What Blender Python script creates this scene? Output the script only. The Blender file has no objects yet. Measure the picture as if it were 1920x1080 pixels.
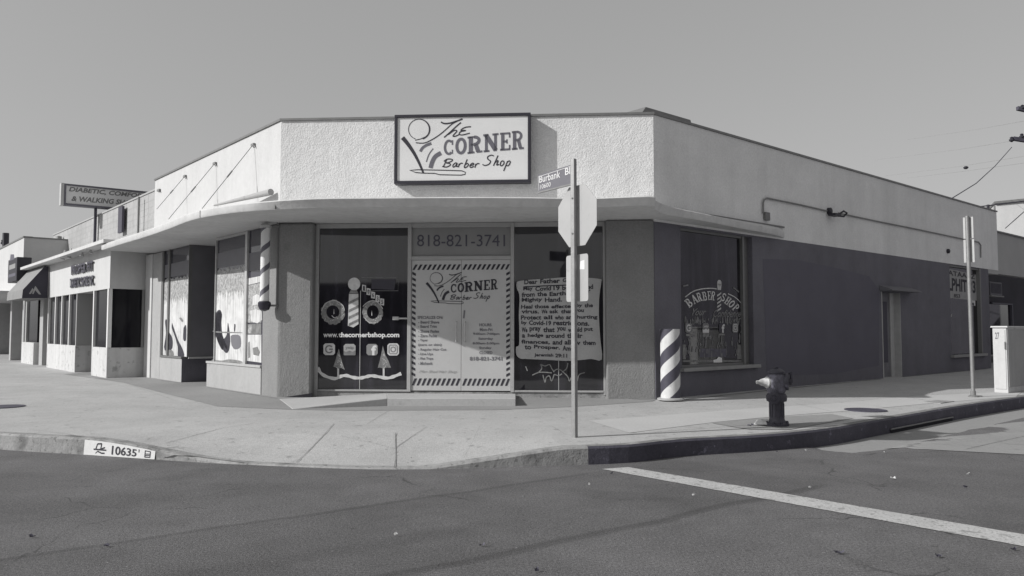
import bpy, bmesh, math, random
from mathutils import Vector, Matrix
random.seed(7)
R = math.radians
SC = bpy.context.scene
COL = SC.collection
# ------------------------------------------------------------------ camera
F = 1456.0; PITCH = math.atan(78 / 1456.0); EYE = 1.5
cam = bpy.data.cameras.new('camera'); camo = bpy.data.objects.new('camera', cam); COL.objects.link(camo)
camo.location = (0, 0, EYE); camo.rotation_euler = (R(90) + PITCH, 0, 0)
cam.sensor_width = 36; cam.lens = F / 1920 * 36; cam.clip_start = .05; cam.clip_end = 3000
SC.camera = camo
# ------------------------------------------------------------------ sky, sun, exposure
SUN_AZ = R(199.5); SUN_EL = R(30.5)          # azimuth of the sun from +X, counter-clockwise
w = bpy.data.worlds.new('World'); SC.world = w; w.use_nodes = True
nt = w.node_tree; bg = nt.nodes['Background']
sky = nt.nodes.new('ShaderNodeTexSky'); sky.sky_type = 'NISHITA'; sky.sun_disc = False
sky.sun_elevation = SUN_EL; sky.sun_rotation = R(90) - SUN_AZ
sky.air_density = 1.0; sky.dust_density = 2.2; sky.ozone_density = 1.0
bw = nt.nodes.new('ShaderNodeRGBToBW')                      # the photograph is black and white
pwr = nt.nodes.new('ShaderNodeMath'); pwr.operation = 'POWER'; pwr.inputs[1].default_value = .4
gain = nt.nodes.new('ShaderNodeMath'); gain.operation = 'MULTIPLY'; gain.inputs[1].default_value = 1.6
nt.links.new(sky.outputs[0], bw.inputs[0]); nt.links.new(bw.outputs[0], pwr.inputs[0]); nt.links.new(pwr.outputs[0], gain.inputs[0]); nt.links.new(gain.outputs[0], bg.inputs[0])   # a hazy, even sky
bg.inputs[1].default_value = 0.14
sl = bpy.data.lights.new('sun', 'SUN'); sl.energy = 3.1; sl.angle = R(.53); sl.color = (1, .99, .975)
so = bpy.data.objects.new('sun', sl); COL.objects.link(so)
sd = Vector((math.cos(SUN_AZ) * math.cos(SUN_EL), math.sin(SUN_AZ) * math.cos(SUN_EL), math.sin(SUN_EL)))
so.rotation_euler = sd.to_track_quat('Z', 'Y').to_euler(); so.location = sd * 40
vs = SC.view_settings; vs.view_transform = 'Standard'; vs.look = 'None'; vs.gamma = 1; vs.exposure = 0.3
SC.render.resolution_x = 1024; SC.render.resolution_y = 576
# ------------------------------------------------------------------ materials
def lin(v):
    v /= 255.0
    return v / 12.92 if v <= .04045 else ((v + .055) / 1.055) ** 2.4
def tint(a):                                   # neutral grey; the print's dark tones lean to violet
    if isinstance(a, tuple): return (*a, 1)
    k = max(0, min(1, (.20 - a) / .10))
    return (a * (1 + .01 * k), a * (1 - .03 * k), a * (1 + .26 * k), 1)
MATS = {}
def M(name, a, rough=.8, metal=0, noise=(), bump=(), ior=1.45, dirt=(), brick=None, streak=None):
    if name in MATS: return MATS[name]
    m = bpy.data.materials.new(name); m.use_nodes = True; t = m.node_tree; N = t.nodes; K = t.links
    p = N['Principled BSDF']; p.inputs['Roughness'].default_value = rough
    p.inputs['Metallic'].default_value = metal; p.inputs['IOR'].default_value = ior
    tc = N.new('ShaderNodeTexCoord'); val = None
    def nz(scale, detail=4, sx=None, rough_=.55):
        n = N.new('ShaderNodeTexNoise'); n.inputs['Scale'].default_value = scale; n.inputs['Detail'].default_value = detail
        n.inputs['Roughness'].default_value = rough_
        if sx:
            mp = N.new('ShaderNodeMapping'); mp.inputs['Scale'].default_value = sx
            K.new(tc.outputs['Object'], mp.inputs[0]); K.new(mp.outputs[0], n.inputs[0])
        else: K.new(tc.outputs['Object'], n.inputs[0])
        return n.outputs[0]
    def mr(src, a0, a1, b0, b1):
        r = N.new('ShaderNodeMapRange'); K.new(src, r.inputs[0])
        for i, v in enumerate((a0, a1, b0, b1)): r.inputs[i + 1].default_value = v
        return r.outputs[0]
    def mul(x, y):
        q = N.new('ShaderNodeMath'); q.operation = 'MULTIPLY'; K.new(x, q.inputs[0])
        if hasattr(y, 'node'): K.new(y, q.inputs[1])
        else: q.inputs[1].default_value = y
        return q.outputs[0]
    for (sc, amt) in noise:
        v = mr(nz(sc), .3, .7, 1 - amt, 1 + amt)
        val = v if val is None else mul(val, v)
    for (sc, lo, hi, dark) in dirt:            # separate spots and stains with an outline of their own
        v = mr(nz(sc, 6), lo, hi, 1, dark)
        val = v if val is None else mul(val, v)
    if streak:
        v = mr(nz(streak[0], 5, (1, 1, .07)), .45, .75, 1, streak[1])
        val = v if val is None else mul(val, v)
    col = tint(a)
    if val is not None:
        mx = N.new('ShaderNodeVectorMath'); mx.operation = 'SCALE'; mx.inputs[0].default_value = col[:3]
        K.new(val, mx.inputs['Scale']); K.new(mx.outputs[0], p.inputs['Base Color'])
    else: p.inputs['Base Color'].default_value = col
    if bump:
        last = None
        for (sc, dist, det) in bump:
            b = N.new('ShaderNodeBump'); b.inputs['Distance'].default_value = dist; b.inputs['Strength'].default_value = 1
            K.new(nz(sc, det), b.inputs['Height'])
            if last: K.new(last.outputs[0], b.inputs['Normal'])
            last = b
        K.new(last.outputs[0], p.inputs['Normal'])
    MATS[name] = m
    return m
stucco = M('rough_white_stucco', .77, .9, noise=((1.2, .05), (5, .03), (38, .10)), bump=((7, .01, 2), (34, .013, 6)), streak=(2.5, .9), dirt=((2.2, .62, .8, .9),))
smooth_white = M('smooth_white_stucco', .58, .88, noise=((.8, .04), (9, .03)), bump=((40, .004, 4),), streak=(3, .93))
side_white = M('side_white_stucco', .78, .9, noise=((.7, .05), (3, .03), (26, .06)), bump=((28, .01, 6),), streak=(1.6, .9), dirt=((1.6, .62, .8, .92),))
canopy_m = M('canopy_plaster', .60, .9, noise=((1, .06), (8, .05)), bump=((20, .006, 4),), streak=(4, .9))
pillar_m = M('grey_rough_stucco', .25, .9, noise=((1.5, .07), (40, .12)), bump=((7, .008, 2), (38, .010, 6)), dirt=((3, .6, .75, .8),), streak=(3, .9))
bulk_m = M('grey_smooth_stucco', .40, .88, noise=((1.2, .05), (12, .05)), bump=((40, .003, 4),), streak=(3, .9), dirt=((5, .62, .75, .85),))  # same grey paint as the side wall, lightened for its sunlit side
shop_white = M('marked_white_wall', .60, .88, noise=((.8, .04), (9, .04)), bump=((30, .005, 4),), streak=(4, .8), dirt=((6, .6, .68, .62), (2, .6, .72, .85)))
dark_wall = M('shaded_grey_wall_paint', .145, .78, noise=((.5, .10), (3, .06), (30, .06)), bump=((30, .008, 5),), streak=(1.6, .88), dirt=((1.3, .6, .78, .84),))  # grey paint darker than the sunlit bulkheads, shade put into the colour
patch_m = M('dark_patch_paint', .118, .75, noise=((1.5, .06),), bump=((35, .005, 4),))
walk_m = M('concrete_pavement', .44, .9, noise=((.35, .08), (2.2, .07), (26, .10), (90, .12)), dirt=((6, .64, .67, .72), (1.1, .55, .72, .84), (17, .68, .70, .5), (3, .6, .7, .9)), bump=((60, .006, 4),))
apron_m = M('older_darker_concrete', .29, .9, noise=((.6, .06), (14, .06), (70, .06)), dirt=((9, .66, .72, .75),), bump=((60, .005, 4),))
pale_m = M('pale_new_concrete', .50, .9, noise=((1, .05), (30, .06)), dirt=((8, .66, .72, .8),), bump=((60, .005, 4),))
kerb_m = M('kerb_concrete', .33, .9, noise=((2, .08), (25, .12)), dirt=((3, .5, .66, .55), (14, .6, .66, .6)), bump=((5, .02, 3), (60, .006, 4)))
kerb_red = M('dark_painted_kerb', .07, .7, noise=((3, .15), (30, .12)), dirt=((7, .64, .68, 2.2), (2, .58, .7, 1.3)), bump=((5, .015, 3), (60, .005, 4)))
joint_m = M('pavement_joint', .22, .95, noise=((8, .3),))
gutter_m = M('gutter_concrete', .30, .9, noise=((1, .06), (20, .07), (80, .08)), dirt=((3, .56, .7, .8),), bump=((60, .006, 4),))
ramp_m = M('ramp_concrete', .47, .9, noise=((1.4, .05), (30, .06)), dirt=((6, .62, .7, .85),), bump=((50, .004, 4),))
black_gap = M('gap_shade_black', .02, .9)  # near-black for the shade inside the pillar gap and drain mouth
frame_w = M('painted_frame', .42, .5, noise=((6, .06),), dirt=((12, .6, .7, .85),))
alu = M('aluminium_frame', .50, .45, .2, noise=((10, .06),))
alu_dark = M('dull_metal_trim', .20, .5, .3, noise=((10, .06),))
coping_m = M('sheet_metal_coping', .22, .5, .4, noise=((5, .1),))
galv = M('galvanised_steel', .30, .5, .4, noise=((14, .1), (60, .08)))
galv_d = M('weathered_steel', .24, .6, .3, noise=((14, .12),))
sign_back = M('aluminium_sign_back', .44, .5, .1, noise=((4, .05),), dirt=((9, .62, .7, .85),))
sign_white = M('sign_face_white', .76, .45, noise=((2, .03),))
sign_frame = M('black_sign_frame', .035, .45)
ink = M('dark_ink', .035, .6)
ink_mid = M('grey_ink', .17, .6)
ink_soft = M('soft_grey_ink', .26, .6)
door_film = M('white_door_film', .52, .35, noise=((1.5, .05),), dirt=((5, .6, .75, .93),))
transom_m = M('transom_film', .27, .3, noise=((2, .06),))
glass = M('tinted_shop_glass', .010, .035, ior=1.75, streak=(7, 3.2), noise=((1.2, .3),))
glass_side = M('display_glass', .05, .04, ior=1.7)
paper = M('poster_paper', .45, .8, noise=((3, .06), (40, .05)), bump=((12, .006, 3),))
white_paint = M('white_paint', .74, .6, noise=((20, .05),))
wpaint2 = M('window_paint_white', .62, .7, noise=((14, .12),))
wpaint3 = M('window_paint_grey', .22, .7, noise=((18, .35),))
wpaint4 = M('window_paint_dim', .19, .7, noise=((18, .25),))
mottle = M('mottled_window_film', .36, .6, noise=((16, .5), (40, .3)))
art_dark = M('dark_window_film', .035, .6, noise=((9, .3),))
art_mid = M('grey_window_film', .20, .6, noise=((9, .3),))
art_light = M('white_window_film', .68, .5, noise=((4, .12),), streak=(16, .55), dirt=((5, .58, .72, .7),))
film_grey = M('grey_reflection_film', .17, .6, noise=((3, .05),))  # grey film; its upper window bands paint a dull reflection
hyd_m = M('hydrant_paint', .055, .5, noise=((12, .2), (60, .15)), bump=((40, .003, 4),))
hyd_head = M('weathered_hydrant_head', .12, .6, noise=((14, .45), (50, .2)), bump=((40, .003, 4),))
stripe_dark = M('barber_stripe_dark', .07, .45, noise=((8, .1),))
stripe_light = M('barber_stripe_white', .66, .5, noise=((8, .08),), dirt=((7, .6, .7, .8),), streak=(6, .85))
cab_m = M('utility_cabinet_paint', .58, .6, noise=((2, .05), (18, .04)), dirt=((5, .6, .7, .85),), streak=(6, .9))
cab_side = M('utility_cabinet_shaded', .36, .6, noise=((2, .06), (18, .05)), streak=(6, .85))  # cabinet paint again, darkened for the side away from the sun
iron = M('cast_iron_cover', .09, .6, .3, noise=((30, .2),))
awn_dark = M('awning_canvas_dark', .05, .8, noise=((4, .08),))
awn_light = M('awning_canvas_sunlit', .26, .8, noise=((4, .1),))  # same canvas made lighter, sun on the front put into the colour
block_m = M('concrete_block', .42, .9, noise=((1, .08), (14, .12)), bump=((20, .01, 4),))
wood_m = M('pole_wood', .08, .8, noise=((6, .2),))
wire_m = M('wire', .06, .6)
wire_far = M('distant_wire', .34, .7)
litter_m = M('crumpled_paper', .6, .8, noise=((20, .15),))
street_sign = M('street_sign_face', .16, .45, noise=((5, .05),))
roof_m = M('roof_felt', .25, .9, noise=((2, .1),))
def asphalt():
    m = bpy.data.materials.new('asphalt'); m.use_nodes = True; t = m.node_tree; N = t.nodes; K = t.links
    p = N['Principled BSDF']; p.inputs['Roughness'].default_value = .88
    tc = N.new('ShaderNodeTexCoord')
    mp = N.new('ShaderNodeMapping'); mp.inputs['Rotation'].default_value = (0, 0, -R(36.5)); K.new(tc.outputs['Object'], mp.inputs[0])
    sep = N.new('ShaderNodeSeparateXYZ'); 
    wob = N.new('ShaderNodeTexNoise'); wob.inputs['Scale'].default_value = .9; wob.inputs['Detail'].default_value = 3; K.new(tc.outputs['Object'], wob.inputs[0])
    K.new(mp.outputs[0], sep.inputs[0])
    def math_(op, a, b=None, c=None):
        q = N.new('ShaderNodeMath'); q.operation = op
        for i, v in enumerate((a, b, c)):
            if v is None: continue
            if hasattr(v, 'node'): K.new(v, q.inputs[i])
            else: q.inputs[i].default_value = v
        return q.outputs[0]
    u = sep.outputs[0]; v = math_('ADD', sep.outputs[1], math_('MULTIPLY', math_('SUBTRACT', wob.outputs[0], .5), .22))
    def sm(x, a, b):
        r = N.new('ShaderNodeMapRange'); r.interpolation_type = 'SMOOTHSTEP'; K.new(x, r.inputs[0]); r.inputs[1].default_value = a; r.inputs[2].default_value = b
        return r.outputs[0]
    def band(c, hw, soft, amp, u0=-99, u1=99, us=.5):     # a seam or tyre-worn strip that runs along the street
        d = math_('ABSOLUTE', math_('SUBTRACT', v, c))
        k = math_('SUBTRACT', 1, sm(d, hw, hw + soft))
        k = math_('MULTIPLY', k, math_('MULTIPLY', sm(u, u0 - us, u0 + us), math_('SUBTRACT', 1, sm(u, u1 - us, u1 + us))))
        return math_('SUBTRACT', 1, math_('MULTIPLY', k, amp))
    def nz(s, d=5, r=.6):
        n = N.new('ShaderNodeTexNoise'); n.inputs['Scale'].default_value = s; n.inputs['Detail'].default_value = d; n.inputs['Roughness'].default_value = r
        K.new(tc.outputs['Object'], n.inputs[0]); return n.outputs[0]
    def mr(x, a, b, c, d):
        r = N.new('ShaderNodeMapRange'); K.new(x, r.inputs[0])
        for i, q in enumerate((a, b, c, d)): r.inputs[i + 1].default_value = q
        return r.outputs[0]
    fs = [mr(nz(.22), .3, .7, .86, 1.14), mr(nz(1.1, 6), .3, .7, .84, 1.16), mr(nz(5, 6), .3, .7, .93, 1.07), mr(nz(48, 3), .3, .7, .62, 1.42), mr(nz(150, 2), .3, .7, .6, 1.45), mr(nz(7, 6), .66, .70, 1, .66), mr(nz(24, 2), .72, .75, 1, 1.9), mr(nz(.8, 5), .56, .72, 1, .76)]
    vo = N.new('ShaderNodeTexVoronoi'); vo.feature = 'DISTANCE_TO_EDGE'; vo.inputs['Scale'].default_value = .55
    wn = N.new('ShaderNodeTexNoise'); wn.inputs['Scale'].default_value = 2.5; wn.inputs['Detail'].default_value = 6; K.new(tc.outputs['Object'], wn.inputs[0])
    va = N.new('ShaderNodeVectorMath'); va.operation = 'MULTIPLY_ADD'; K.new(wn.outputs[1], va.inputs[0]); va.inputs[1].default_value = (.5, .5, 0); K.new(tc.outputs['Object'], va.inputs[2]); K.new(va.outputs[0], vo.inputs[0])
    crack = math_('MULTIPLY', math_('SUBTRACT', 1, sm(vo.outputs[0], .002, .007)), sm(nz(.5, 2), .52, .6)); fs.append(math_('SUBTRACT', 1, math_('MULTIPLY', crack, .45)))
    for b in BANDS: fs.append(band(*b))
    val = fs[0]
    for f in fs[1:]: val = math_('MULTIPLY', val, f)
    mx = N.new('ShaderNodeVectorMath'); mx.operation = 'SCALE'; mx.inputs[0].default_value = (.128, .126, .129)
    K.new(val, mx.inputs['Scale']); K.new(mx.outputs[0], p.inputs['Base Color'])
    b = N.new('ShaderNodeBump'); b.inputs['Distance'].default_value = .008; K.new(nz(90, 4), b.inputs['Height']); K.new(b.outputs[0], p.inputs['Normal'])
    return m
# ------------------------------------------------------------------ pixels to rays, wall frames
def ray(px, py):
    x = (px - 960) / F; z = (540 - py) / F; c, s = math.cos(PITCH), math.sin(PITCH)
    return Vector((x, c - z * s, s + z * c))
def gp(px, py, z=.2):                          # where the sight line meets a level plane
    r = ray(px, py); t = (z - EYE) / r.z
    return Vector((r.x * t, r.y * t, z))
def ay(px, py, Y):                             # where it meets the vertical plane y = Y
    r = ray(px, py); t = Y / r.y
    return Vector((r.x * t, Y, EYE + r.z * t))
class Fr:                                      # a wall: s runs to the right along it, z up, d out of it
    def __init__(f, o, ang, off=0):
        f.u = Vector((math.cos(R(ang)), math.sin(R(ang)), 0)); f.n = Vector((f.u.y, -f.u.x, 0))
        f.o = Vector((o[0], o[1], 0)) + f.n * off
    def P(f, s, z, d=0): return f.o + f.u * s + f.n * d + Vector((0, 0, z))
    def hit(f, px, py, d=0):
        r = ray(px, py); q = f.o + f.n * d; c = Vector((0, 0, EYE))
        t = (q - c).dot(f.n) / r.dot(f.n); h = c + r * t - q
        return h.dot(f.u), h.z + EYE - EYE + q.z + (0)
    def s(f, px, py=618, d=0): return f.hit(px, py, d)[0]
    def z(f, px, py, d=0): return f.hit(px, py, d)[1]
class MB:
    def __init__(m): m.v = []; m.f = []; m.i = []
    def add(m, vs, fs, mi=0):
        b = len(m.v); m.v += [tuple(x) for x in vs]; m.f += [tuple(b + k for k in f) for f in fs]; m.i += [mi] * len(fs)
        return m
    def hexa(m, p, mi=0): return m.add(p, [(0, 3, 2, 1), (4, 5, 6, 7), (0, 1, 5, 4), (1, 2, 6, 5), (2, 3, 7, 6), (3, 0, 4, 7)], mi)
    def box(m, f, s0, s1, z0, z1, d0, d1, mi=0):
        return m.hexa([f.P(s0, z0, d0), f.P(s1, z0, d0), f.P(s1, z0, d1), f.P(s0, z0, d1), f.P(s0, z1, d0), f.P(s1, z1, d0), f.P(s1, z1, d1), f.P(s0, z1, d1)], mi)
    def wbox(m, x0, x1, y0, y1, z0, z1, mi=0):
        return m.hexa([(x0, y0, z0), (x1, y0, z0), (x1, y1, z0), (x0, y1, z0), (x0, y0, z1), (x1, y0, z1), (x1, y1, z1), (x0, y1, z1)], mi)
    def prism(m, bot, top, mi=0):              # two rings of equal length
        n = len(bot)
        return m.add(list(bot) + list(top), [tuple(range(n))[::-1], tuple(range(n, 2 * n))] + [(i, (i + 1) % n, n + (i + 1) % n, n + i) for i in range(n)], mi)
    def poly(m, f, pts, d0, d1, mi=0):
        return m.prism([f.P(s, z, d0) for s, z in pts], [f.P(s, z, d1) for s, z in pts], mi)
    def sheet(m, f, pts, d, mi=0): return m.add([f.P(s, z, d) for s, z in pts], [tuple(range(len(pts)))], mi)
    def ribbon(m, f, pts, w, d, mi=0, closed=False):
        n = len(pts); ws = w if isinstance(w, (list, tuple)) else [w] * n; P = [Vector(p) for p in pts]; a = []; b = []
        for i in range(n):
            if closed: t0, t1 = P[i - 1], P[(i + 1) % n]
            else: t0, t1 = P[max(0, i - 1)], P[min(n - 1, i + 1)]
            t = (t1 - t0); t = t.normalized() if t.length > 1e-9 else Vector((1, 0)); q = Vector((-t.y, t.x)) * ws[i] / 2
            a.append(P[i] + q); b.append(P[i] - q)
        vs = [f.P(x.x, x.y, d) for x in a + b]
        return m.add(vs, [(i, (i + 1) % n, n + (i + 1) % n, n + i) for i in range(n if closed else n - 1)], mi)
    def disc(m, f, c, rx, rz, d, mi=0, n=28): return m.sheet(f, [(c[0] + rx * math.cos(k * 2 * math.pi / n), c[1] + rz * math.sin(k * 2 * math.pi / n)) for k in range(n)], d, mi)
    def tube(m, pts, r, n=10, mi=0, cap=True):
        P = [Vector(p) for p in pts]; rs = r if isinstance(r, (list, tuple)) else [r] * len(P); b = len(m.v); vs = []; up = None
        for i, p in enumerate(P):
            t = (P[min(i + 1, len(P) - 1)] - P[max(i - 1, 0)]).normalized()
            if up is None: up = Vector((0, 0, 1)) if abs(t.z) < .9 else Vector((1, 0, 0))
            x = t.cross(up).normalized(); y = x.cross(t).normalized(); up = y
            vs += [p + (x * math.cos(2 * math.pi * k / n) + y * math.sin(2 * math.pi * k / n)) * rs[i] for k in range(n)]
        fs = [(i * n + k, i * n + (k + 1) % n, (i + 1) * n + (k + 1) % n, (i + 1) * n + k) for i in range(len(P) - 1) for k in range(n)]
        if cap: fs += [tuple(range(n))[::-1], tuple((len(P) - 1) * n + k for k in range(n))]
        return m.add(vs, fs, mi)
    def lathe(m, c, prof, n=28, mi=0, axis=None):
        z = Vector(axis).normalized() if axis else Vector((0, 0, 1)); x = z.orthogonal().normalized(); y = z.cross(x); c = Vector(c); vs = []
        for (r, h) in prof: vs += [c + z * h + (x * math.cos(2 * math.pi * k / n) + y * math.sin(2 * math.pi * k / n)) * r for k in range(n)]
        L = len(prof)
        return m.add(vs, [(i * n + k, i * n + (k + 1) % n, (i + 1) * n + (k + 1) % n, (i + 1) * n + k) for i in range(L - 1) for k in range(n)] + [tuple(range(n))[::-1], tuple((L - 1) * n + k for k in range(n))], mi)
    def spiral(m, c, r, z0, z1, turns, bands, m0, m1, n=64, rows=40, phase=0, hand=1, dark=.5):
        c = Vector(c); vs = []
        for i in range(rows + 1):
            t = i / rows
            vs += [c + Vector((r * math.cos(a), r * math.sin(a), z0 + (z1 - z0) * t)) for a in [phase + 2 * math.pi * (k / n + hand * turns * t) for k in range(n)]]
        for i in range(rows):
            for k in range(n): pass
        b = len(m.v); m.v += [tuple(x) for x in vs]
        for i in range(rows):
            for k in range(n):
                m.f.append((b + i * n + k, b + i * n + (k + 1) % n, b + (i + 1) * n + (k + 1) % n, b + (i + 1) * n + k)); m.i.append(m0 if ((k * bands / n) % 1) < dark else m1)
        return m
    def wall(m, f, s0, s1, z0, z1, ops, d0, d1, mi=0):    # a wall with rectangular openings, pieces butt end to end
        cur = s0
        for (a, b, c, e) in sorted(ops):
            if a > cur: m.box(f, cur, a, z0, z1, d0, d1, mi)
            if c > z0: m.box(f, a, b, z0, c, d0, d1, mi)
            if e < z1: m.box(f, a, b, e, z1, d0, d1, mi)
            cur = b
        if cur < s1: m.box(f, cur, s1, z0, z1, d0, d1, mi)
        return m
    def text(m, f, string, quad, d, mi=0, bold=0.0, shear=0.0, font_space=1.0):
        """fits the string in quad = (s,z) of the lower left, lower right, upper left corners"""
        key = (string, bold, shear, font_space)
        if key not in TXT:
            c = bpy.data.curves.new('lettering', 'FONT'); c.body = string; c.offset = bold; c.shear = shear; c.space_character = font_space; c.resolution_u = 3
            o = bpy.data.objects.new('lettering', c); COL.objects.link(o); bpy.context.view_layer.update()
            me = bpy.data.meshes.new_from_object(o.evaluated_get(bpy.context.evaluated_depsgraph_get()))
            TXT[key] = ([v.co.copy() for v in me.vertices], [tuple(p.vertices) for p in me.polygons])
            bpy.data.objects.remove(o); bpy.data.curves.remove(c); bpy.data.meshes.remove(me)
        vs, fs = TXT[key]; x0 = min(v.x for v in vs); x1 = max(v.x for v in vs); y0 = min(v.y for v in vs); y1 = max(v.y for v in vs)
        o, a, b = [Vector(q) for q in quad]
        return m.add([f.P(*(o + (a - o) * ((v.x - x0) / (x1 - x0)) + (b - o) * ((v.y - y0) / (y1 - y0))), d) for v in vs], fs, mi)
    def build(m, name, mats, parent=None, loc=None, bevel=0, smooth=False, **tags):
        mats = mats if isinstance(mats, (list, tuple)) else [mats]
        base = Vector(loc) if loc is not None else (Vector(parent['_o']) if parent else Vector((0, 0, 0)))
        me = bpy.data.meshes.new(name); me.from_pydata([Vector(v) - base for v in m.v], [], m.f)
        for q in mats: me.materials.append(q)
        for p, i in zip(me.polygons, m.i): p.material_index = i
        bm = bmesh.new(); bm.from_mesh(me); bmesh.ops.recalc_face_normals(bm, faces=bm.faces); bm.to_mesh(me); bm.free()
        if smooth:
            for p in me.polygons: p.use_smooth = True
            me.set_sharp_from_angle(angle=R(38))
        o = bpy.data.objects.new(name, me); COL.objects.link(o)
        if parent: o.parent = parent
        else: o.location = base
        o['_o'] = list(base)
        if bevel:
            bv = o.modifiers.new('bevel', 'BEVEL'); bv.width = bevel; bv.segments = 2; bv.limit_method = 'ANGLE'; bv.angle_limit = R(40)
        for k, q in tags.items(): o[k] = q
        return o
TXT = {}
def thing(name, label, cat, loc, group=None):
    o = bpy.data.objects.new(name, None); COL.objects.link(o); o.location = loc; o['_o'] = list(loc); o.empty_display_size = .2
    o['label'] = label; o['category'] = cat
    if group: o['group'] = group
    return o
def crop(x0, y0, k):                           # a measured enlargement of the photograph -> pixels
    return lambda x, y: (x0 + x / k, y0 + y / k)
# ------------------------------------------------------------------ stroke lettering (slab capitals and a brush script)
def arc(cx, cy, rx, ry, a0, a1, n=14): return [(cx + rx * math.cos(R(a0 + (a1 - a0) * i / n)), cy + ry * math.sin(R(a0 + (a1 - a0) * i / n))) for i in range(n + 1)]
SL = {  # unit box, y down; (points, width)
 'C': [(arc(.52, .5, .40, .42, 310, 50, 18)[::1] and [(p[0], p[1]) for p in arc(.52, .5, .38, .42, -50, -310, 20)], .2), ([(.86, .06), (.86, .36)], .12), ([(.86, .66), (.86, .92)], .1)],
 'O': [(arc(.5, .5, .36, .42, 0, 360, 24), .22)],
 'R': [([(.24, .02), (.24, .98)], .24), ([(.02, .06), (.5, .06)], .12), ([(.02, .94), (.48, .94)], .12), (arc(.46, .28, .32, .21, -90, 90, 10), .18), ([(.24, .49), (.46, .49)], .14), ([(.56, .5), (.72, .92)], .24), ([(.62, .94), (1.0, .94)], .12)],
 'N': [([(.2, .02), (.2, .98)], .16), ([(.8, .02), (.8, .98)], .16), ([(.18, .06), (.82, .94)], .26), ([(.0, .06), (.34, .06)], .12), ([(.02, .94), (.4, .94)], .12), ([(.6, .06), (1.0, .06)], .12)],
 'E': [([(.26, .02), (.26, .98)], .26), ([(.02, .06), (.92, .06)], .12), ([(.02, .94), (.92, .94)], .12), ([(.26, .5), (.66, .5)], .13), ([(.88, .04), (.88, .3)], .12), ([(.88, .7), (.88, .96)], .12), ([(.64, .38), (.64, .62)], .1)],
 'B': [([(.24, .02), (.24, .98)], .24), ([(.02, .06), (.5, .06)], .12), ([(.02, .94), (.5, .94)], .12), (arc(.46, .27, .28, .21, -90, 90, 10), .18), (arc(.48, .72, .34, .22, -90, 90, 10), .2)],
 'A': [([(.46, .02), (.16, .96)], .12), ([(.5, .02), (.8, .96)], .24), ([(.28, .62), (.7, .62)], .12), ([(.0, .94), (.34, .94)], .12), ([(.6, .94), (1, .94)], .12)],
 'S': [([(.84, .3), (.84, .1)], .1), ([(.8, .2), (.6, .07), (.36, .08), (.2, .2), (.24, .38), (.5, .49), (.76, .62), (.82, .78), (.66, .92), (.4, .93), (.18, .78)], .2), ([(.16, .66), (.16, .94)], .1)],
 'H': [([(.22, .02), (.22, .98)], .22), ([(.78, .02), (.78, .98)], .22), ([(.22, .5), (.78, .5)], .13), ([(0, .06), (.44, .06)], .12), ([(0, .94), (.44, .94)], .12), ([(.56, .06), (1, .06)], .12), ([(.56, .94), (1, .94)], .12)],
 'P': [([(.24, .02), (.24, .98)], .24), ([(.02, .06), (.5, .06)], .12), ([(.02, .94), (.48, .94)], .12), (arc(.46, .29, .34, .23, -90, 90, 10), .2), ([(.24, .52), (.46, .52)], .13)],
}
SCR = {
 'B': [[(.35, .1), (.1, .95)], [(.1, .3), (.4, .04), (.85, .05), (.9, .22), (.6, .42), (.35, .48), (.7, .55), (.75, .75), (.4, .95), (.0, .88)]],
 'a': [[(.8, .5), (.5, .45), (.15, .7), (.2, .92), (.5, .85), (.8, .5), (.7, .85), (.95, .85)]],
 'r': [[(.2, .5), (.1, .95)], [(.15, .7), (.45, .48), (.8, .5)]],
 'b': [[(.5, .0), (.15, .9), (.5, .92), (.8, .65), (.6, .48), (.3, .62)]],
 'e': [[(.15, .72), (.7, .62), (.75, .48), (.45, .46), (.12, .75), (.35, .95), (.85, .8)]],
 'S': [[(.95, .08), (.7, .0), (.4, .15), (.45, .38), (.7, .55), (.6, .82), (.25, .95), (.0, .85)]],
 'h': [[(.6, .0), (.1, .95)], [(.25, .68), (.6, .47), (.7, .55), (.55, .88), (.9, .82)]],
 'o': [[(.6, .47), (.25, .55), (.15, .85), (.45, .93), (.8, .7), (.65, .47)]],
 'p': [[(.4, .48), (-.05, 1.4)], [(.3, .62), (.65, .46), (.85, .6), (.6, .9), (.2, .88)]],
}
def smooth_pts(p, k=4):
    if len(p) < 3: return p
    out = []
    for i in range(len(p) - 1):
        p0 = p[max(i - 1, 0)]; p1 = p[i]; p2 = p[i + 1]; p3 = p[min(i + 2, len(p) - 1)]
        for j in range(k):
            t = j / k
            out.append(tuple(.5 * (2 * p1[q] + (p2[q] - p0[q]) * t + (2 * p0[q] - 5 * p1[q] + 4 * p2[q] - p3[q]) * t * t + (3 * p1[q] - p0[q] - 3 * p2[q] + p3[q]) * t ** 3) for q in (0, 1)))
    return out + [p[-1]]
def glyph(mb, f, T, ch, o, ex, ey, d, mi=0, fat=1.0, table=SL, w=None):
    """o: top left, ex / ey: box edges in T's own coordinates; T maps to (s,z)"""
    for st in table[ch]:
        pts, wd = st if table is SL else (smooth_pts(st), w)
        q = [(o[0] + x * ex[0] + y * ey[0], o[1] + x * ex[1] + y * ey[1]) for x, y in pts]
        q = [T(*a) for a in q]
        if table is SL:
            hh = (Vector(T(o[0] + ey[0], o[1] + ey[1])) - Vector(T(*o))).length
            ww = (Vector(T(o[0] + ex[0], o[1] + ex[1])) - Vector(T(*o))).length
            a, b = Vector(pts[0]), Vector(pts[-1]); horiz = abs(b.y - a.y) < .02 and len(pts) == 2
            wd = wd * (hh * .8 if horiz else ww) * fat
        mb.ribbon(f, q, wd, d, mi)
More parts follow.
